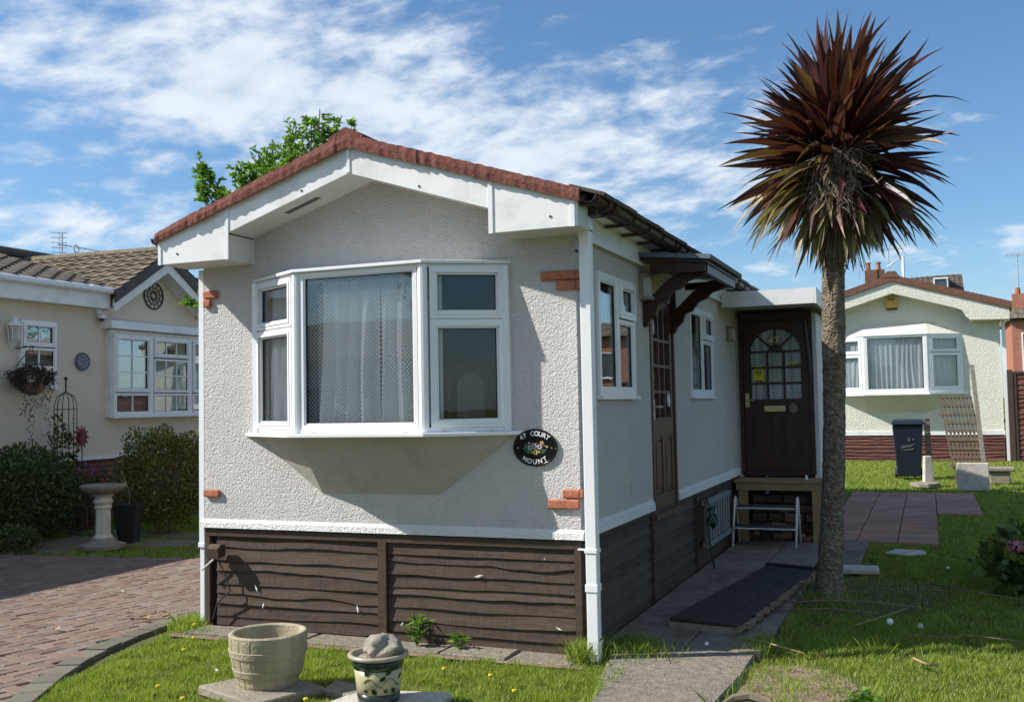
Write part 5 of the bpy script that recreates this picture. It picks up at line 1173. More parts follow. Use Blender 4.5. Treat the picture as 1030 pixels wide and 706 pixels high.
def far_window(parent, pl, cells, n0=.01, depth=.06, bars_=(2, 3), lab=None, curt=True, name='window', barw=.018):
    f = MB(); g_ = MB(); ps = []; U0 = min(c[0] for c in cells); U1 = max(c[1] for c in cells); Z0 = min(c[2] for c in cells); Z1 = max(c[3] for c in cells)
    for (u0, u1, z0, z1, op, nb_) in cells:
        sash(f, g_, ps, pl, u0+.006, u1-.006, z0+.006, z1-.006, .055, op, n0+depth)
        p = ps[-1]
        for i in range(1, nb_[0]): u = p[1]+(p[2]-p[1])*i/nb_[0]; f.pbox(pl, u-barw/2, u+barw/2, p[3], p[4], n0+depth-.024, n0+depth-.008)
        for j in range(1, nb_[1]): z = p[3]+(p[4]-p[3])*j/nb_[1]; f.pbox(pl, p[1], p[2], z-barw/2, z+barw/2, n0+depth-.025, n0+depth-.009)
    bars(f, pl, U0-.02, U1+.02, Z0-.02, Z1+.02, .028, n0-.005, n0+depth-.004)
    w = f.build(name, 'upvc', parent, label=lab); g_.build('gasket', 'gasket', w)
    for p in ps: pane_obj(w, *p)
    s_ = MB(); s_.pbox(pl, U0-.05, U1+.05, Z0-.05, Z0-.022, n0-.005, n0+depth+.05); s_.build('sill', 'upvc', w)
    b = MB(); b.pbox(pl, U0, U1, Z0, Z1, n0-.004, n0-.001); b.build('blind', 'interior', w)
    return w
far_window(nb, NP, [(4.16, 4.74, 2.53, 2.88, True, (2, 1)), (4.16, 4.74, 1.99, 2.525, False, (2, 2))], lab='small window beside the lantern')
NB = PL((NX+.10, 0), (0, 1), (1, 0))
m = MB(); m.pbox(NP, 5.76, 8.25, 1.52, 2.86, .0, .095); m.build('bay_wall', 'fascia', nb); m = MB(); m.pbox(NP, 6.565, 6.635, 1.53, 2.81, .096, .142); m.build('mullion', 'upvc', nb); m = MB(); m.pbox(NP, 7.485, 7.555, 1.53, 2.81, .096, .142); m.build('mullion', 'upvc', nb)
far_window(nb, NB, [(5.80, 6.56, 1.90, 2.78, True, (2, 3)), (5.80, 6.56, 1.56, 1.895, False, (2, 1)), (6.64, 7.48, 2.46, 2.78, True, (3, 1)), (6.64, 7.48, 1.90, 2.45, False, (3, 2)), (6.64, 7.48, 1.56, 1.895, False, (3, 1)), (7.56, 8.20, 1.90, 2.78, True, (2, 3)), (7.56, 8.20, 1.56, 1.895, False, (2, 1))], n0=.0, depth=.05, lab='wide white bay window with glazing bars')
m = MB(); m.prism([(NX+.0, 5.64, 3.04), (NX+.22, 5.64, 2.99), (NX+.24, 5.64, 2.87), (NX+.0, 5.64, 2.87)], (0, 2.7, 0)); m.build('bay_canopy', 'fascia', nb)
# things on or by the neighbour's wall
cc = NP.p(6.78, 3.47, .02); t = thing('wall_rosette', 'round black wrought iron rosette under the cream gable', 'wall ornament', tuple(cc))
m = MB(); m.ring(cc, .215, .012, (1, 0, 0), 32, 6)
for r_ in (.07, .14): m.ring(cc, r_, .007, (1, 0, 0), 24, 5)
for k in range(12):
    a = 2*PI*k/12; u, w = Vector((0, 1, 0)), Vector((0, 0, 1)); m.tube([cc+(u*math.cos(a)+w*math.sin(a))*.04, cc+(u*math.cos(a+.25)+w*math.sin(a+.25))*.13, cc+(u*math.cos(a)+w*math.sin(a))*.215], .007, 5)
m.build('ironwork', 'gasket', t)
cc = NP.p(5.28, 2.355, .005); t = thing('wall_plaque', 'round slate blue wall plaque with cast pattern on the cream wall', 'plaque', tuple(cc))
m = MB(); m.disc(cc, .135, (1, 0, 0), .03, 32); m.ring(cc+Vector((.03, 0, 0)), .12, .012, (1, 0, 0), 32, 6)
m.build('disc', 'slate_blue', t); m = MB()
for k in range(10): a = 2*PI*k/10; m.obox(cc+Vector((.035, .085*math.cos(a), .085*math.sin(a))), (.012, .03, .02), (a, 0, 0))
for k in range(5): a = 2*PI*k/5; m.obox(cc+Vector((.035, .04*math.cos(a), .04*math.sin(a))), (.012, .025, .02), (a, 0, 0))
m.build('relief', 'paint_grey', t)
cc = NP.p(5.58, 3.04, 0); t = thing('security_camera', 'white dome security camera on the cream wall left of the bay', 'camera', tuple(cc))
m = MB(); m.box(cc.x, cc.x+.06, cc.y-.05, cc.y+.05, cc.z, cc.z+.12); m.lathe([(.03, .02), (.055, .0), (.055, -.05), (.03, -.06)], (cc.x+.09, cc.y, cc.z+.03), 14); m.build('housing', 'upvc', t); m = MB(); m.lathe([(.036, -.06), (.03, -.085), (.012, -.098)], (cc.x+.09, cc.y, cc.z+.03), 12); m.build('lens', 'black_gloss', t)
m = MB(); m.tube([(cc.x+.02, cc.y+.05, cc.z), (cc.x+.012, cc.y+.12, cc.z-.12), (cc.x+.01, cc.y+.25, cc.z-.28), (cc.x+.01, cc.y+.28, cc.z-.34)], .006, 4); m.build('cable', 'upvc', t)
cc = NP.p(3.98, 2.70, .12); t = thing('wall_lantern', 'white carriage lantern on the cream wall at the left edge', 'lantern', tuple(cc))
m = MB(); m.lathe([(.03, -.14), (.06, -.11), (.075, -.10)], cc, 8); m.lathe([(.10, .10), (.09, .125), (.04, .18), (.012, .23)], cc, 8)
for k in range(6): a = 2*PI*k/6; m.tube([(cc.x+.07*math.cos(a), cc.y+.07*math.sin(a), cc.z-.10), (cc.x+.09*math.cos(a), cc.y+.09*math.sin(a), cc.z+.10)], .007, 4)
m.tube([(NX+.01, cc.y, cc.z-.12), (NX+.06, cc.y, cc.z-.2), (cc.x, cc.y, cc.z-.14)], .012, 6); m.build('frame', 'upvc', t); m = MB(); m.lathe([(.06, -.095), (.078, .095)], cc, 8); m.build('lamp_glass', 'stone_pale', t)
cc = Vector((NX+.32, 4.10, 2.02)); t = thing('hanging_basket', 'hanging basket of dried trailing plants beside the small cream wall window', 'basket', tuple(cc))
m = MB(); m.tube([(NX+.01, 4.1, 2.5), (NX+.34, 4.1, 2.52)], .008, 5); m.tube([(NX+.01, 4.1, 2.25), (NX+.2, 4.1, 2.42), (NX+.30, 4.1, 2.51)], .006, 5)
for k in range(3): a = 2*PI*k/3; m.tube([(NX+.32, 4.1, 2.5), (cc.x+.17*math.cos(a), cc.y+.17*math.sin(a), cc.z+.02)], .003, 3)
m.build('bracket', 'gasket', t); m = MB(); m.lathe([(.05, -.17), (.13, -.12), (.175, 0)], cc, 14); m.build('bowl', 'twig', t)
p, d, s, k = blob_leaves((cc.x, cc.y, cc.z+.06), (.25, .30, .17), 4500, .034, lump=.25); q = leaf_verts(p, d, s, s*.4)
tr_p = []
for i in range(5):
    y0 = random.uniform(-.2, .25); x0 = random.uniform(-.1, .2)
    for j in range(50): f = j/50; tr_p.append((cc.x+x0+random.gauss(0, .02), cc.y+y0+.06*math.sin(f*4+i)+random.gauss(0, .018)-.1*f*(i % 2), cc.z-f*(.35+.12*i)))
tp = np.array(tr_p); td = unit(rng.normal(size=tp.shape)); tq = leaf_verts(tp, td, np.full(len(tp), .035), np.full(len(tp), .02)); q = np.concatenate([q, tq]); raw_mesh('foliage', q, len(q), 4, rng.random(len(q)), 'basket_foliage', t)
t = thing('plant_obelisk', 'thin black wire obelisk with a climbing plant before the cream wall', 'obelisk', (-9.05, 4.55, 0)); m = MB()
for k in range(6):
    a = 2*PI*k/6; m.tube([(-9.05+.15*math.cos(a), 4.55+.15*math.sin(a), 0), (-9.05+.15*math.cos(a), 4.55+.15*math.sin(a), 1.72), (-9.05+.11*math.cos(a), 4.55+.11*math.sin(a), 1.83), (-9.05, 4.55, 1.9)], .006, 4)
for z in (.4, 1.0, 1.65): m.ring((-9.05, 4.55, z), .15, .006, (.001, 0, 1), 20, 4)
m.tube([(-9.05, 4.55, 1.9), (-9.05, 4.55, 2.08)], .012, 5); m.lathe([(.0, -.03), (.03, 0), (0, .03)], (-9.05, 4.55, 2.08), 8); m.build('frame', 'gasket', t)
p, d, s, k = blob_leaves((-9.05, 4.50, .95), (.20, .20, .55), 500, .07, lump=.35); raw_mesh('climber', leaf_verts(p, d, s, s*.6), len(p), 4, rng.random(len(p)), 'leaf_hedge', t)
t = thing('metal_flower', 'dark red metal flower stake in front of the wire obelisk', 'garden ornament', (-8.85, 4.65, 0)); m = MB(); fc = Vector((-8.85, 4.65, 1.26))
m.tube([(-8.85, 4.65, 0), fc], .008, 5); m.build('stake', 'gasket', t); m = MB()
for rr, K, o_ in ((.18, 12, 0), (.11, 9, .04)):
    for k in range(K):
        a = 2*PI*k/K; u, w = Vector((-.2, 1, 0)).normalized(), Vector((0, 0, 1)); d_ = u*math.cos(a)+w*math.sin(a); e_ = -u*math.sin(a)+w*math.cos(a); c_ = fc+Vector((o_+.01, -.02, 0))
        m.prism([c_, c_+d_*rr*.6+e_*rr*.17, c_+d_*rr, c_+d_*rr*.6-e_*rr*.17], (.004, 0, 0))
m.build('petals', 'red_flower_metal', t)
# TV aerial
t = thing('tv_aerial', 'silver television aerial on a pole above the cream home roof', 'aerial', (-12.2, 7.5, 4.25)); m = MB(); m.tube([(-12.2, 7.5, 4.22), (-12.2, 7.5, 4.83)], .015, 6); m.build('mast', 'steel', t)
m = MB(); b0, b1 = Vector((-12.22, 7.42, 4.62)), Vector((-12.0, 8.65, 4.58)); m.tube([b0, b1], .012, 5); dd = (b1-b0).normalized(); sd_ = Vector((0, 0, 1)).cross(dd)
for i in range(16): p = b0.lerp(b1, .15+.85*i/15); m.tube([p-sd_*.09+Vector((0, 0, -.03)), p+sd_*.09+Vector((0, 0, .03))], .007, 4)
for i in range(5):
    z = -.16+.09*i; m.tube([b0+Vector((-.05, -.10, z)), b0+Vector((-.05, .26, z+.04))], .010, 4)
m.tube([b0+Vector((-.05, .08, -.2)), b0+Vector((-.05, .08, .24))], .01, 4); m.ring(b0.lerp(b1, .3)+Vector((0, 0, -.03)), .07, .012, (1, .2, 0), 12, 4); m.build('yagi', 'steel', t)
# bird bath, pot, flowers
t = thing('bird_bath', 'weathered stone bird bath on a carved column in the left garden', 'bird bath', (-6.98, 3.12, 0)); c = (-6.98, 3.12, 0)
m = MB(); m.lathe([(.25, 0), (.26, .05), (.20, .07), (.15, .09), (.12, .13)], c, 8); m.build('base', 'stone', t, bevel=.004)
m = MB(); m.lathe([(.115, .13), (.088, .17), (.085, .46), (.10, .48), (.088, .51), (.115, .55), (.088, .59), (.10, .61), (.13, .635)], c, 24, fn=lambda a, i: 1+.04*math.sin(6*a)*(i in (1, 2))); m.build('column', 'stone_pale', t)
m = MB(); m.lathe([(.13, .635), (.20, .67), (.25, .71), (.265, .74), (.25, .75), (.225, .735), (.15, .71)], c, 32); m.build('bowl', 'stone', t); 
t = thing('garden_pot', 'tall square black plastic pot with a bare twig beside the bird bath', 'plant pot', (-7.02, 3.58, 0)); m = MB(); m.obox((-7.02, 3.58, .23), (.24, .24, .46), (0, 0, .35)); 
m = MB(); a = .35
lo = [(-7.02+.13*math.cos(a+PI/4+k*PI/2)*1.0, 3.58+.13*math.sin(a+PI/4+k*PI/2), 0) for k in range(4)]; hi = [(-7.02+.20*math.cos(a+PI/4+k*PI/2), 3.58+.20*math.sin(a+PI/4+k*PI/2), .46) for k in range(4)]; m.hexa(lo+hi); m.build('pot', 'pot_black', t, bevel=.006)
m = MB(); m.hexa([(x, y, .44) for x, y, z in [(-7.02+(p[0]+7.02)*1.06, 3.58+(p[1]-3.58)*1.06, 0) for p in hi]]+[(x, y, .475) for x, y, z in [(-7.02+(p[0]+7.02)*1.06, 3.58+(p[1]-3.58)*1.06, 0) for p in hi]]); m.build('rim', 'pot_black', t)
m = MB(); m.tube([(-7.02, 3.58, .44), (-7.00, 3.57, .62), (-7.08, 3.55, .82), (-7.12, 3.55, .88)], .007, 5); m.tube([(-7.00, 3.57, .60), (-6.94, 3.58, .74)], .005, 4); m.build('twig', 'twig', t)
for (x, y, mt_, lab, nfl) in ((-8.9, 4.9, 'petal_purple', 'purple flowering plant by the cream home, left of the two', 150), (-8.5, 5.6, 'petal_purple', 'purple flowering plant by the cream home, right of the two', 150), (-8.6, 4.5, 'petal_red', 'low red flowering plant behind the bird bath', 110)):
    t = shrub('flowering_plant', lab, 'plant', (x, y, .38), (.40, .36, .40), 1100, .05, 'leaf_hedge', .5, .3, x); p, d, s, k = blob_leaves((x, y, .46), (.42, .38, .40), nfl, .06, lump=.2, shell=.85); raw_mesh('blossom', leaf_verts(p, d, s, s*.8), len(p), 4, rng.random(len(p)), mt_, t)

# ================================================================== RIGHT BACKGROUND
fh = thing('pale_green_home', 'pale green park home with brown roof edge and white bay behind the palm', 'mobile home', (1.35, 24, 0)); FY = 21.5; FP = PL((0, FY), (1, 0), (0, -1)); fx0, fx1 = -1.10, 3.80; fa = 1.35
def fz(x): return 4.53-(abs(x-fa)/(4.0-fa))*(4.53-3.72)
m = MB(); m.box(fx0, fx1, FY, FY+.1, .66, 3.46); m.prism([(fx0, FY, 3.459), (fx1, FY, 3.459), (fx1, FY, 3.6), (fa, FY, 4.38), (fx0, FY, 3.6)], (0, .1, 0)); m.box(fx1-.1, fx1, FY+.1, FY+14, .66, 3.6); m.box(fx0, fx0+.1, FY+.1, FY+14, .66, 3.6); m.build('wall', 'stucco_green', fh)
m = MB(); m.box(fx0-.02, fx1+.02, FY-.03, FY+.05, .64, .74); m.build('wall_ledge', 'fascia', fh)
for a, b, s_ in ((fx0, 1.33, 3), (1.36, fx1, 9)): m = MB(); waney_boards(m, FP, a, b, .0, .65, -.01, 8, s_*11, .03, .06, .02); m.build('skirting_panel', 'skirt_board_red', fh)
m = MB(); m.box(fx0, fx1, FY+.06, FY+14, -.02, .62); m.build('chassis', 'interior_dark', fh)
bd = .30
def curve(s):
    xi = fa+s*1.42; xb = fa+s*1.78; zi = fz(xi)-bd; return [(xi, zi), (fa+s*1.60, fz(fa+s*1.6)-bd-.02), (fa+s*1.68, 3.56), (xb, 3.47)]
pts = [(4.0, fz(4.0)), (fa, 4.53), (fa-2.65, 3.72), (fa-2.65, 3.45)]+curve(-1)[::-1]+[(fa, fz(fa)-bd)]+curve(1)+[(4.0, 3.45)]
m = MB(); m.prism([(x, FY-.45, z) for x, z in pts], (0, .04, 0)); m.build('fascia', 'stucco_green', fh)
m = MB(); m.box(fa-2.65, fa-1.78, FY-.409, FY-.001, 3.45, 3.47); m.box(fa+1.78, 4.0, FY-.409, FY-.001, 3.45, 3.47)
for s in (-1, 1): m.prism([(fa, FY-.409, fz(fa)-bd+.01), (fa+s*1.7, FY-.409, fz(fa+1.7)-bd+.01), (fa+s*1.7, FY-.409, fz(fa+1.7)-bd+.03), (fa, FY-.409, fz(fa)-bd+.03)], (0, .405, 0))
m.build('soffit', 'stucco_green', fh)
m = MB()
for s in (-1, 1): m.prism([(fa, FY-.5, 4.535), (fa+s*2.72, FY-.5, 3.70), (fa+s*2.72, FY-.5, 3.87), (fa, FY-.5, 4.70)], (0, 14.8, 0))
simple('roof_brown', (.17, .075, .05), .9, .3, 14, .01, 30, dirt=(.10, .07, .05), ds=5); m.prism([(fa-.22, FY-.51, 4.62), (fa+.22, FY-.51, 4.62), (fa+.10, FY-.51, 4.78), (fa-.10, FY-.51, 4.78)], (0, 14.8, 0)); m.build('roof', 'roof_brown', fh)
m = MB(); m.box(3.84, 3.92, FY-.05, FY+.03, 0.0, 3.5); m.build('downpipe', 'pipe_white', fh)
FB = [(-.20, FY), (.62, FY-.42), (2.12, FY-.42), (2.93, FY)]
fb = MB(); fg = MB(); ps = []
for k, (a, b) in enumerate(zip(FB, FB[1:])):
    pl = PL(a, (b[0]-a[0], b[1]-a[1])); Lw = math.hypot(b[0]-a[0], b[1]-a[1])
    if k == 1: sash(fb, fg, ps, pl, .06, Lw-.06, 1.78, 3.14, .07, False, .0)
    else: sash(fb, fg, ps, pl, .07, Lw-.07, 2.72, 3.12, .08, True, 0); sash(fb, fg, ps, pl, .07, Lw-.07, 1.79, 2.70, .08, True, 0)
    fb.pbox(pl, 0, Lw, 1.70, 1.785, -.05, .008); fb.pbox(pl, 0, Lw, 3.12, 3.17, -.05, .007)
    fb.pbox(pl, 0, .06, 1.785, 3.12, -.05, .006); fb.pbox(pl, Lw-.06, Lw, 1.785, 3.12, -.05, .006)
fw = fb.build('bay_window', 'upvc', fh); fg.build('gasket', 'gasket', fw)
for p in ps: pane_obj(fw, *p)
m = MB(); m.prism([(FB[0][0]-.1, FY-.002, 1.66), (FB[1][0]-.03, FB[1][1]-.07, 1.66), (FB[2][0]+.03, FB[2][1]-.07, 1.66), (FB[3][0]+.1, FY-.002, 1.66)], (0, 0, .04)); m.build('sill', 'upvc', fw)
m = MB(); m.add([(FB[0][0], FY-.002, 3.171), (FB[1][0], FB[1][1]-.03, 3.171), (FB[2][0], FB[2][1]-.03, 3.171), (FB[3][0], FY-.002, 3.171), (.62, FY-.002, 3.50), (2.12, FY-.002, 3.50)], [(0, 1, 4), (1, 2, 5, 4), (2, 3, 5)]); m.build('bay_top', 'stucco_green', fh)
m = MB(); m.add([(FB[0][0], FY-.002, 1.659), (FB[1][0], FB[1][1], 1.659), (FB[2][0], FB[2][1], 1.659), (FB[3][0], FY-.002, 1.659), (.62, FY-.002, 1.22), (2.12, FY-.002, 1.22)], [(0, 1, 4), (1, 2, 5, 4), (2, 3, 5)]); m.build('bay_underside', 'stucco_green', fh)
for k, (a, b) in enumerate(zip(FB, FB[1:])):
    pl = PL(a, (b[0]-a[0], b[1]-a[1])); Lw = math.hypot(b[0]-a[0], b[1]-a[1]); c = curtain('net_curtain', pl, .08, Lw-.08, 1.80, 3.10, -.09, .025, .13, 50+k); tag(c, ('white net curtain in the left light of the pale green home', 'wide white net curtain in the middle bay pane of the pale green home', 'white net curtain in the right light of the pale green home')[k], 'curtain')
t = thing('alarm_box', 'yellow burglar alarm box under the gable of the pale green home', 'alarm', (1.33, FY, 3.95)); m = MB(); m.pbox(FP, 1.17, 1.47, 3.89, 4.16, .002, .09); m.build('cover', 'alarm_yellow', t, bevel=.008); m = MB(); m.pbox(FP, 1.19, 1.45, 3.84, 3.888, .002, .08); m.build('base', 'alarm_dark', t); letters('ADT', .075, lambda i, n: face_matrix(FP.p(1.32+(i-1)*.065, 4.08, .092), (1, 0, 0), (0, -1, 0)), 'alarm_dark', 'lettering', t) if False else None
m = MB()
for i in range(4): m.pbox(FP, 1.24+i*.042, 1.268+i*.042, 4.085, 4.125, .0905, .093)
m.build('lettering', 'alarm_dark', t)
# bin
simple('emblem_grey', (.07, .085, .10), .5)
bc = (1.70, 15.35); t = thing('wheelie_bin', 'black wheeled rubbish bin with lid closed on the far grass', 'bin', (bc[0], bc[1], 0))
m = MB(); m.hexa([(bc[0]-.21, bc[1]-.25, .06), (bc[0]+.21, bc[1]-.25, .06), (bc[0]+.21, bc[1]+.22, .06), (bc[0]-.21, bc[1]+.22, .06), (bc[0]-.28, bc[1]-.30, 1.06), (bc[0]+.28, bc[1]-.30, 1.06), (bc[0]+.28, bc[1]+.32, 1.06), (bc[0]-.28, bc[1]+.32, 1.06)]); m.build('body', 'bin_plastic', t, bevel=.02)
m = MB(); m.hexa([(bc[0]-.31, bc[1]-.35, 1.065), (bc[0]+.31, bc[1]-.35, 1.065), (bc[0]+.31, bc[1]+.36, 1.065), (bc[0]-.31, bc[1]+.36, 1.065), (bc[0]-.27, bc[1]-.30, 1.15), (bc[0]+.27, bc[1]-.30, 1.15), (bc[0]+.27, bc[1]+.33, 1.17), (bc[0]-.27, bc[1]+.33, 1.17)]); ld_ = m.build('lid', 'bin_plastic', t, bevel=.015)
m = MB(); m.tube([(bc[0]-.25, bc[1]+.42, 1.10), (bc[0]+.25, bc[1]+.42, 1.10)], .018, 6); m.build('handle', 'bin_plastic', t)
for x in (-.24, .24): m = MB(); m.disc((bc[0]+x-.03, bc[1]+.24, .10), .10, (1, 0, 0), .06, 18); m.build('wheel', 'rubber', t)
m = MB(); yb = bc[1]-.276
def bq(pts): m.prism([(bc[0]+x, yb-(z-.5)*.05-.004, z) for x, z in pts], (0, -.003, 0))
bq([(-.14, .60), (.06, .64), (.14, .70), (.05, .68), (-.12, .66)]); bq([(-.12, .56), (.08, .57), (.13, .62), (-.13, .58)]); bq([(.0, .74), (.04, .74), (.04, .82), (.0, .82)]); bq([(.07, .76), (.13, .77), (.13, .80), (.07, .79)]); m.build('emblem', 'emblem_grey', t)
# trellis panels
def trellis(name, lab, o, u, v, w, h, nu, nv, t_=.012, n0=0, rag=0):
    tt = thing(name, lab, 'trellis', tuple(o)); u = Vector(u).normalized(); v = Vector(v).normalized(); n_ = u.cross(v); o = Vector(o); m = MB()
    def bar(p, q, wd, off):
        d = (q-p).normalized(); s = n_.cross(d)*wd/2; m.prism([p-s+n_*off, q-s+n_*off, q+s+n_*off, p+s+n_*off], n_*t_)
    for i in range(nu+1): x = w*i/nu; bar(o+u*x, o+u*(x+0)+v*h, .032, 0)
    for j in range(nv+1): z = h*j/nv; e = -.07 if rag and j in (nv-2, 2) else 0; bar(o+v*z+u*e, o+u*w+v*z, .045, t_+.001)
    m.build('lattice', 'trellis_wood', tt); return tt
tr = trellis('trellis', 'grey timber lattice trellis panel leaning in front of the pale green home', (2.50, 12.95, .10), (1, .05, 0), (-.15, .10, 1), .50, 1.52, 8, 10, rag=1)
m = MB(); m.hexa([(2.93, 12.93, 0), (3.0, 12.93, 0), (3.0, 13.0, 0), (2.93, 13.0, 0), (2.78, 12.99, 2.14), (2.85, 12.99, 2.14), (2.85, 13.06, 2.14), (2.78, 13.06, 2.14)]); tag(m.build('timber_post', 'timber_grey', loc=(2.95, 12.96, 0)), 'leaning grey timber post at the right edge of the lattice trellis', 'post')
trellis('trellis', 'small lattice trellis leaning against the right side of the black bin', (2.02, 15.15, .3), (.25, 1, 0), (-.02, .05, 1), .35, .85, 4, 6)
m = MB(); m.obox((2.04, 13.6, .28), (.17, .16, .52), (0, 0, .3), taper=.72); tag(m.build('stone_block', 'stone_pale', loc=(2.04, 13.6, 0), bevel=.01), 'tapered upright pale stone block right of the bin', 'stone'); 
m = MB(); m.prism([(2.0+.25*math.cos(a)*(1+.15*math.sin(3*a)), 13.35+.24*math.sin(a), 0) for a in np.linspace(0, 2*PI, 10)[:-1]], (0, 0, .08)); tag(m.build('stone_block', 'stone', loc=(2.0, 13.3, 0), bevel=.015), 'flat rough stone under the tapered upright block', 'stone')
m = MB(); m.box(2.50, 3.0, 12.70, 12.78, 0, .47); tag(m.build('stone_block', 'stone_pale', loc=(2.75, 12.74, 0), bevel=.012), 'square pale paving slab standing on edge before the trellis', 'slab')
m = MB(); m.box(3.08, 3.42, 14.25, 14.5, 0, .22); m.box(3.0, 3.50, 14.2, 14.55, .221, .30); tag(m.build('stone_block', 'stone', loc=(3.25, 14.4, 0), bevel=.02), 'low weathered stone pedestal right of the standing slab', 'stone')
# fence at the right
t = thing('timber_fence', 'dark red-brown overlap fence panel at the right edge beside the pale green home', 'fence', (4.6, 21.3, 0)); FF = PL((0, 21.3), (1, 0), (0, -1))
m = MB(); waney_boards(m, FF, 4.02, 5.85, .05, 2.12, 0, 17, 77, .03, .06, .02); m.build('panel', 'skirt_board_red', t); m = MB(); m.pbox(FF, 3.90, 4.02, -.05, 2.22, -.06, .06); m.build('post', 'skirt_board', t); m = MB(); m.pbox(FF, 5.85, 5.97, -.05, 2.22, -.06, .06); m.build('post', 'skirt_board', t)
m = MB(); m.pbox(FF, 4.021, 5.849, 2.12, 2.18, -.03, .05); m.build('capping', 'skirt_board', t); m = MB(); m.pbox(FF, 4.021, 4.09, .0, 2.119, .0, .045); m.build('frame', 'skirt_board', t)
# brick house
t = thing('brick_house', 'red brick house with tiled roof and chimney at the far right edge', 'house', (11, 48, 0)); m = MB(); m.box(5.75, 19, 45, 51, 0, 5.05); m.prism([(5.75, 45, 5.049), (5.75, 51, 5.049), (5.75, 48, 5.95)], (.3, 0, 0)); m.build('wall', 'brick_wall', t)
m = MB(); tiled(m, [(5.55, 44.7, 5.06), (19.2, 44.7, 5.06), (19.2, 48, 6.02), (5.55, 48, 6.02)], 8, 40, .03, .03); m.prism([(5.55, 48, 6.0), (5.55, 51.3, 5.04), (5.55, 51.3, 4.98), (5.55, 44.8, 4.98)], (13.6, 0, 0)); m.build('roof', 'tile_lichen', t)
m = MB(); m.box(5.95, 6.45, 46.6, 47.2, 5.4, 6.35); ch = m.build('chimney', 'brick_wall', t); m = MB(); m.lathe([(.13, 0), (.11, .3)], (6.2, 46.9, 6.351), 10); m.build('chimney_pot', 'terracotta', ch)
BP = PL((0, 45), (1, 0), (0, -1))
for a, z0, z1 in ((6.15, 2.6, 4.4), (9.5, 2.9, 4.2), (13, 2.9, 4.2), (16, .9, 2.2)):
    far_window(t, BP, [(a, a+.9, z0, z1, False, (1, 1)), (a+.9, a+1.6, z0, z1, True, (1, 1))], n0=.01, depth=.06)
# terrace behind
t = thing('terraced_house', 'distant house with grey tiled roof, dormer and chimney above the pale green home', 'house', (1.5, 63, 0)); m = MB(); m.box(-1.0, 4.2, 60, 68, 0, 7.2); m.prism([(4.2, 60, 7.199), (4.2, 68, 7.199), (4.2, 64, 9.0)], (-.3, 0, 0)); m.build('wall', 'brick_wall', t)
m = MB(); tiled(m, [(-1.1, 59.7, 7.2), (4.4, 59.7, 7.2), (4.4, 64, 9.35), (-1.1, 64, 9.25)], 12, 18, .04, .04); m.prism([(-1.1, 64, 9.2), (-1.1, 68.3, 7.15), (-1.1, 59.8, 7.15)], (5.5, 0, 0)); m.build('roof', 'tile_dark', t)
m = MB(); m.box(2.6, 3.6, 60.6, 63, 7.6, 8.95); dm = m.build('dormer', 'far_roof', t); far_window(dm.parent, PL((0, 60.6), (1, 0), (0, -1)), [(2.7, 3.5, 7.95, 8.8, True, (1, 1))], n0=.01)
m = MB(); m.box(-1.25, -.1, 60.5, 61.3, 6.9, 9.55); ch = m.build('chimney', 'brick_dark', t)
for x in (-1.05, -.45): m = MB(); m.lathe([(.15, 0), (.12, .4), (.16, .44), (.16, .5)], (x, 60.9, 9.551), 10); m.build('chimney_pot', 'terracotta', ch)
def aerial(x, y, z0, z1, lab):
    t = thing('tv_aerial', lab, 'aerial', (x, y, z0)); m = MB(); m.tube([(x, y, z0), (x, y, z1)], .03, 5); m.build('mast', 'steel', t); m = MB(); m.tube([(x-.5, y, z1-.1), (x+.9, y+.3, z1-.1)], .02, 4)
    for i in range(8): m.tube([(x-.4+i*.17, y-.15, z1-.1-.12), (x-.4+i*.17, y+.15, z1-.1+.14)], .014, 4)
    m.build('yagi', 'steel', t)
aerial(-1.55, 60, 9.0, 11.5, 'thin aerial beside the distant chimney, left of the two'); aerial(.15, 61.5, 9.2, 11.0, 'thin aerial beside the distant chimney, right of the two'); aerial(6.3, 47.6, 5.9, 8.4, 'tall thin aerial above the brick house at the right edge')
m = MB(); m.tube([(1.0, 58, 9.0), (1.0, 58, 9.9), (-.2+.6, 58, 9.55)], .05, 5); m.tube([(1.0, 58, 9.85), (.1, 58, 9.35)], .04, 5); m.tube([(1.05, 58, 7.0), (1.05, 58, 9.95)], .08, 6); tag(m.build('roof_rail', 'white_paint', loc=(1.0, 58, 7)), 'white rail frame showing above the pale green home ridge', 'rail')

# ================================================================== BEHIND THE CAMERA (seen mirrored in the glass)
t = thing('opposite_home', 'cream home across the lane mirrored in the bay window glass', 'mobile home', (-14, -22, 0)); m = MB(); m.box(-19, -7, -26, -20, 0, 3.0); m.build('wall', 'stucco_cream', t); m = MB(); m.prism([(-19.3, -19.7, 3.0), (-19.3, -26.3, 3.0), (-19.3, -23, 4.4)], (12.6, 0, 0)); m.build('roof', 'tile_dark', t)
far_window(t, PL((-19, -20), (1, 0), (0, 1)), [(3, 4, 1, 2.2, True, (1, 1)), (4, 5.2, 1, 2.2, False, (1, 1))], n0=.01); far_window(t, PL((-19, -20), (1, 0), (0, 1)), [(8, 9, 1, 2.2, True, (1, 1)), (9, 10.2, 1, 2.2, False, (1, 1))], n0=.01)
def back_tree(c, h, r, lab):
    t = thing('broadleaf_tree', lab, 'tree', (c[0], c[1], 0)); m = MB(); m.tube([(c[0], c[1], -.1), (c[0]+.1, c[1], h*.35), (c[0], c[1], h*.7)], [.22, .17, .08], 8); m.build('trunk', 'bark', t)
    p, d, s, k = blob_leaves((c[0], c[1], h-r*1.0), (r, r, r*1.05), 9000, .20, lump=.35, shell=.35, seed=c[0]); raw_mesh('crown', leaf_verts(p, d, s, s*.55), len(p), 4, rng.random(len(p))*.7, 'leaf_hedge', t)
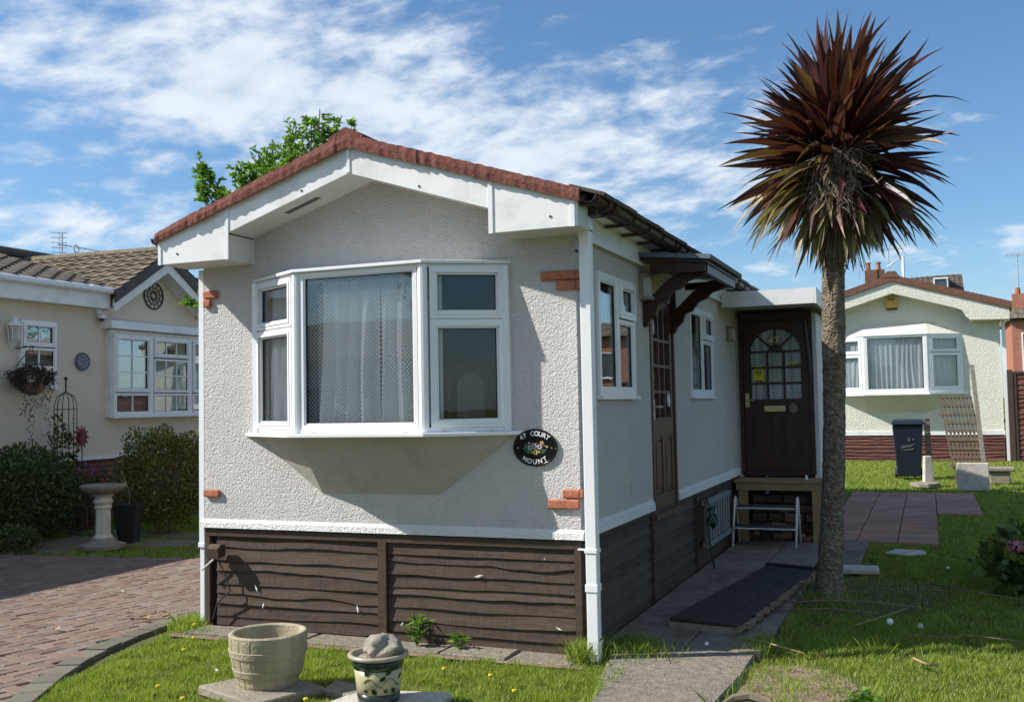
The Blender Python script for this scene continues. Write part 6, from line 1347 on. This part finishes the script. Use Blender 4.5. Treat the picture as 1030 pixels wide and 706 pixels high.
back_tree((-5.4, -14), 5.6, 2.2, 'dark broadleaf tree across the lane mirrored in the bay glass'); back_tree((4.5, -15), 5.6, 2.4, 'second broadleaf tree across the lane mirrored in the right bay light'); back_tree((-17.5, -15), 5.5, 2.2, 'third broadleaf tree across the lane mirrored in the left bay light'); back_tree((22, 30), 7.5, 3.0, 'broadleaf tree east of the brick house mirrored in the side window')

# ================================================================== CAMERA, LIGHT, SKY
def cam():
    c = bpy.data.cameras.new('camera'); o = bpy.data.objects.new('camera', c); COL.objects.link(o)
    yaw, pitch, roll = -.3871, .0528, -.0188
    f = Vector((math.sin(yaw)*math.cos(pitch), math.cos(yaw)*math.cos(pitch), math.sin(pitch))); r = f.cross(Vector((0, 0, 1))).normalized(); u = r.cross(f)
    r2 = r*math.cos(roll)+u*math.sin(roll); u2 = -r*math.sin(roll)+u*math.cos(roll)
    o.matrix_world = Matrix(((r2.x, u2.x, -f.x, 2.0836), (r2.y, u2.y, -f.y, -6.2262), (r2.z, u2.z, -f.z, 1.6), (0, 0, 0, 1)))
    c.sensor_width = 36; c.lens = 1021.22/1030*36; c.clip_end = 3000; c.clip_start = .05; S.camera = o
cam()
SD = Vector((-2.2, -1.0, 2.0)).normalized()      # towards the sun
sl = bpy.data.lights.new('sun', 'SUN'); so = bpy.data.objects.new('sun', sl); COL.objects.link(so); sl.energy = 4.9; sl.angle = R(.53); sl.color = (1, .955, .88)
so.rotation_euler = (-SD).to_track_quat('-Z', 'Y').to_euler()
w = bpy.data.worlds.new('World'); S.world = w; w.use_nodes = True; nt = w.node_tree; nt.nodes.clear(); g = G(nt)
sky = g.n('ShaderNodeTexSky', sky_type='NISHITA'); sky.sun_disc = False; sky.sun_elevation = math.asin(SD.z); sky.sun_rotation = math.atan2(SD.x, SD.y); sky.air_density = 1.0; sky.dust_density = .6; sky.ozone_density = 2.2; sky.altitude = 20
tc = g.n('ShaderNodeTexCoord'); sp3 = g.n('ShaderNodeSeparateXYZ', ins={0: tc.outputs['Generated']}); X, Y, Z = sp3.outputs
zz = g.math('ADD', g.math('MAXIMUM', Z, 0), .30); px_ = g.math('DIVIDE', X, zz); py_ = g.math('DIVIDE', Y, zz)
az = g.math('ARCTAN2', X, Y); el = g.math('ARCSINE', Z)
P0 = g.n('ShaderNodeCombineXYZ', ins={0: px_, 1: py_}).outputs[0]
wv = g.n('ShaderNodeTexNoise', ins={'Vector': P0, 'Scale': .9, 'Detail': 3.0}).outputs[1]
wv = g.n('ShaderNodeVectorMath', operation='SCALE', ins={0: g.n('ShaderNodeVectorMath', operation='SUBTRACT', ins={0: wv, 1: (.5, .5, .5)}).outputs[0], 'Scale': .35}).outputs[0]
P = g.n('ShaderNodeVectorMath', operation='ADD', ins={0: P0, 1: wv}).outputs[0]
def mp(vec, scale, rot=0): return g.n('ShaderNodeMapping', ins={'Vector': vec, 'Scale': scale, 'Rotation': (0, 0, rot)}).outputs[0]
big = g.noise(mp(P, (2.0, 2.6, 1)), 1.0, 7, .55, .2)
rip = g.noise(mp(P, (9, 13, 1), R(35)), 1.0, 4, .5, .1)       # altocumulus ripples
fine = g.noise(mp(P, (22, 27, 1), R(-15)), 1.0, 8, .66, .1)
def ell(a0, e0, ra, re, tilt=0):
    da = g.math('SUBTRACT', az, a0); de = g.math('SUBTRACT', el, e0); ca, sa = math.cos(tilt), math.sin(tilt)
    u = g.math('DIVIDE', g.math('ADD', g.math('MULTIPLY', da, ca), g.math('MULTIPLY', de, sa)), ra); v = g.math('DIVIDE', g.math('SUBTRACT', g.math('MULTIPLY', de, ca), g.math('MULTIPLY', da, sa)), re)
    d = g.math('SQRT', g.math('ADD', g.math('MULTIPLY', u, u), g.math('MULTIPLY', v, v))); return g.ramp(g.math('MULTIPLY', d, .5), [(.0, 1), (.62, 0)])
def amax(*a):
    r = a[0]
    for b in a[1:]: r = g.math('MAXIMUM', r, b)
    return r
mask = amax(ell(-.66, .31, .46, .16, -.12), ell(-.36, .245, .42, .125, -.05), g.math('MULTIPLY', ell(-.80, .17, .30, .055, 0), .85), g.math('MULTIPLY', ell(.02, .135, .55, .035, .04), .62), g.math('MULTIPLY', ell(.18, .165, .16, .022, .05), .6), g.math('MULTIPLY', ell(-.25, .215, .24, .022, .03), .75), ell(2.7, .6, 1.3, .6), ell(-2.4, .55, .9, .5), ell(1.5, .75, .6, .45))  # last three: unseen clouds outside the view, added to neutralise the blue ambient
den = g.math('ADD', g.math('MULTIPLY', mask, 1.04), g.math('ADD', g.math('MULTIPLY', g.math('SUBTRACT', big, .5), 1.0), g.math('ADD', g.math('MULTIPLY', g.math('SUBTRACT', rip, .5), 1.25), g.math('MULTIPLY', g.math('SUBTRACT', fine, .5), .6))))
den = g.ramp(den, [(.36, 0), (1.25, .90)], 'EASE')
low = g.ramp(el, [(.0, .30), (.16, 0)])
dens = g.math('MAXIMUM', den, low)
ccol = g.mix(g.ramp(rip, [(.3, 0), (.65, 1)]), (5.0, 5.8, 6.8), (6.7, 7.2, 7.8))
sk = g.mix(1, sky.outputs[0], (.73, .95, 1.10), 'MULTIPLY')
colr = g.mix(dens, sk, ccol)
bg = g.n('ShaderNodeBackground', ins={0: colr, 1: .092}); nt.links.new(bg.outputs[0], g.n('ShaderNodeOutputWorld').inputs[0])
S.render.engine = 'CYCLES'; S.view_settings.view_transform = 'Standard'; S.view_settings.look = 'None'; S.view_settings.exposure = .52; S.view_settings.gamma = 1
S.cycles.max_bounces = 8; S.cycles.transparent_max_bounces = 12; S.cycles.use_denoising = True

GROUPS = {'net_curtain': 'net curtains behind the windows', 'stick': 'dry sticks lying on the right lawn', 'slab': 'loose slabs on the lawn', 'stone_block': 'stone blocks on the far grass', 'tv_aerial': 'television aerials', 'ball': 'small balls on the lawn', 'litter': 'litter scraps', 'weed': 'garden weeds',
          'flowering_plant': 'flowering plants by the cream home', 'broadleaf_tree': 'trees across the lane', 'wall_light': 'wall lights on the side wall', 'trellis': 'trellis panels on the far grass'}
for o in list(COL.objects):
    if o.parent is None and 'label' in o and 'group' not in o:
        k = o.name.split('.')[0]
        if k in GROUPS: o['group'] = GROUPS[k]
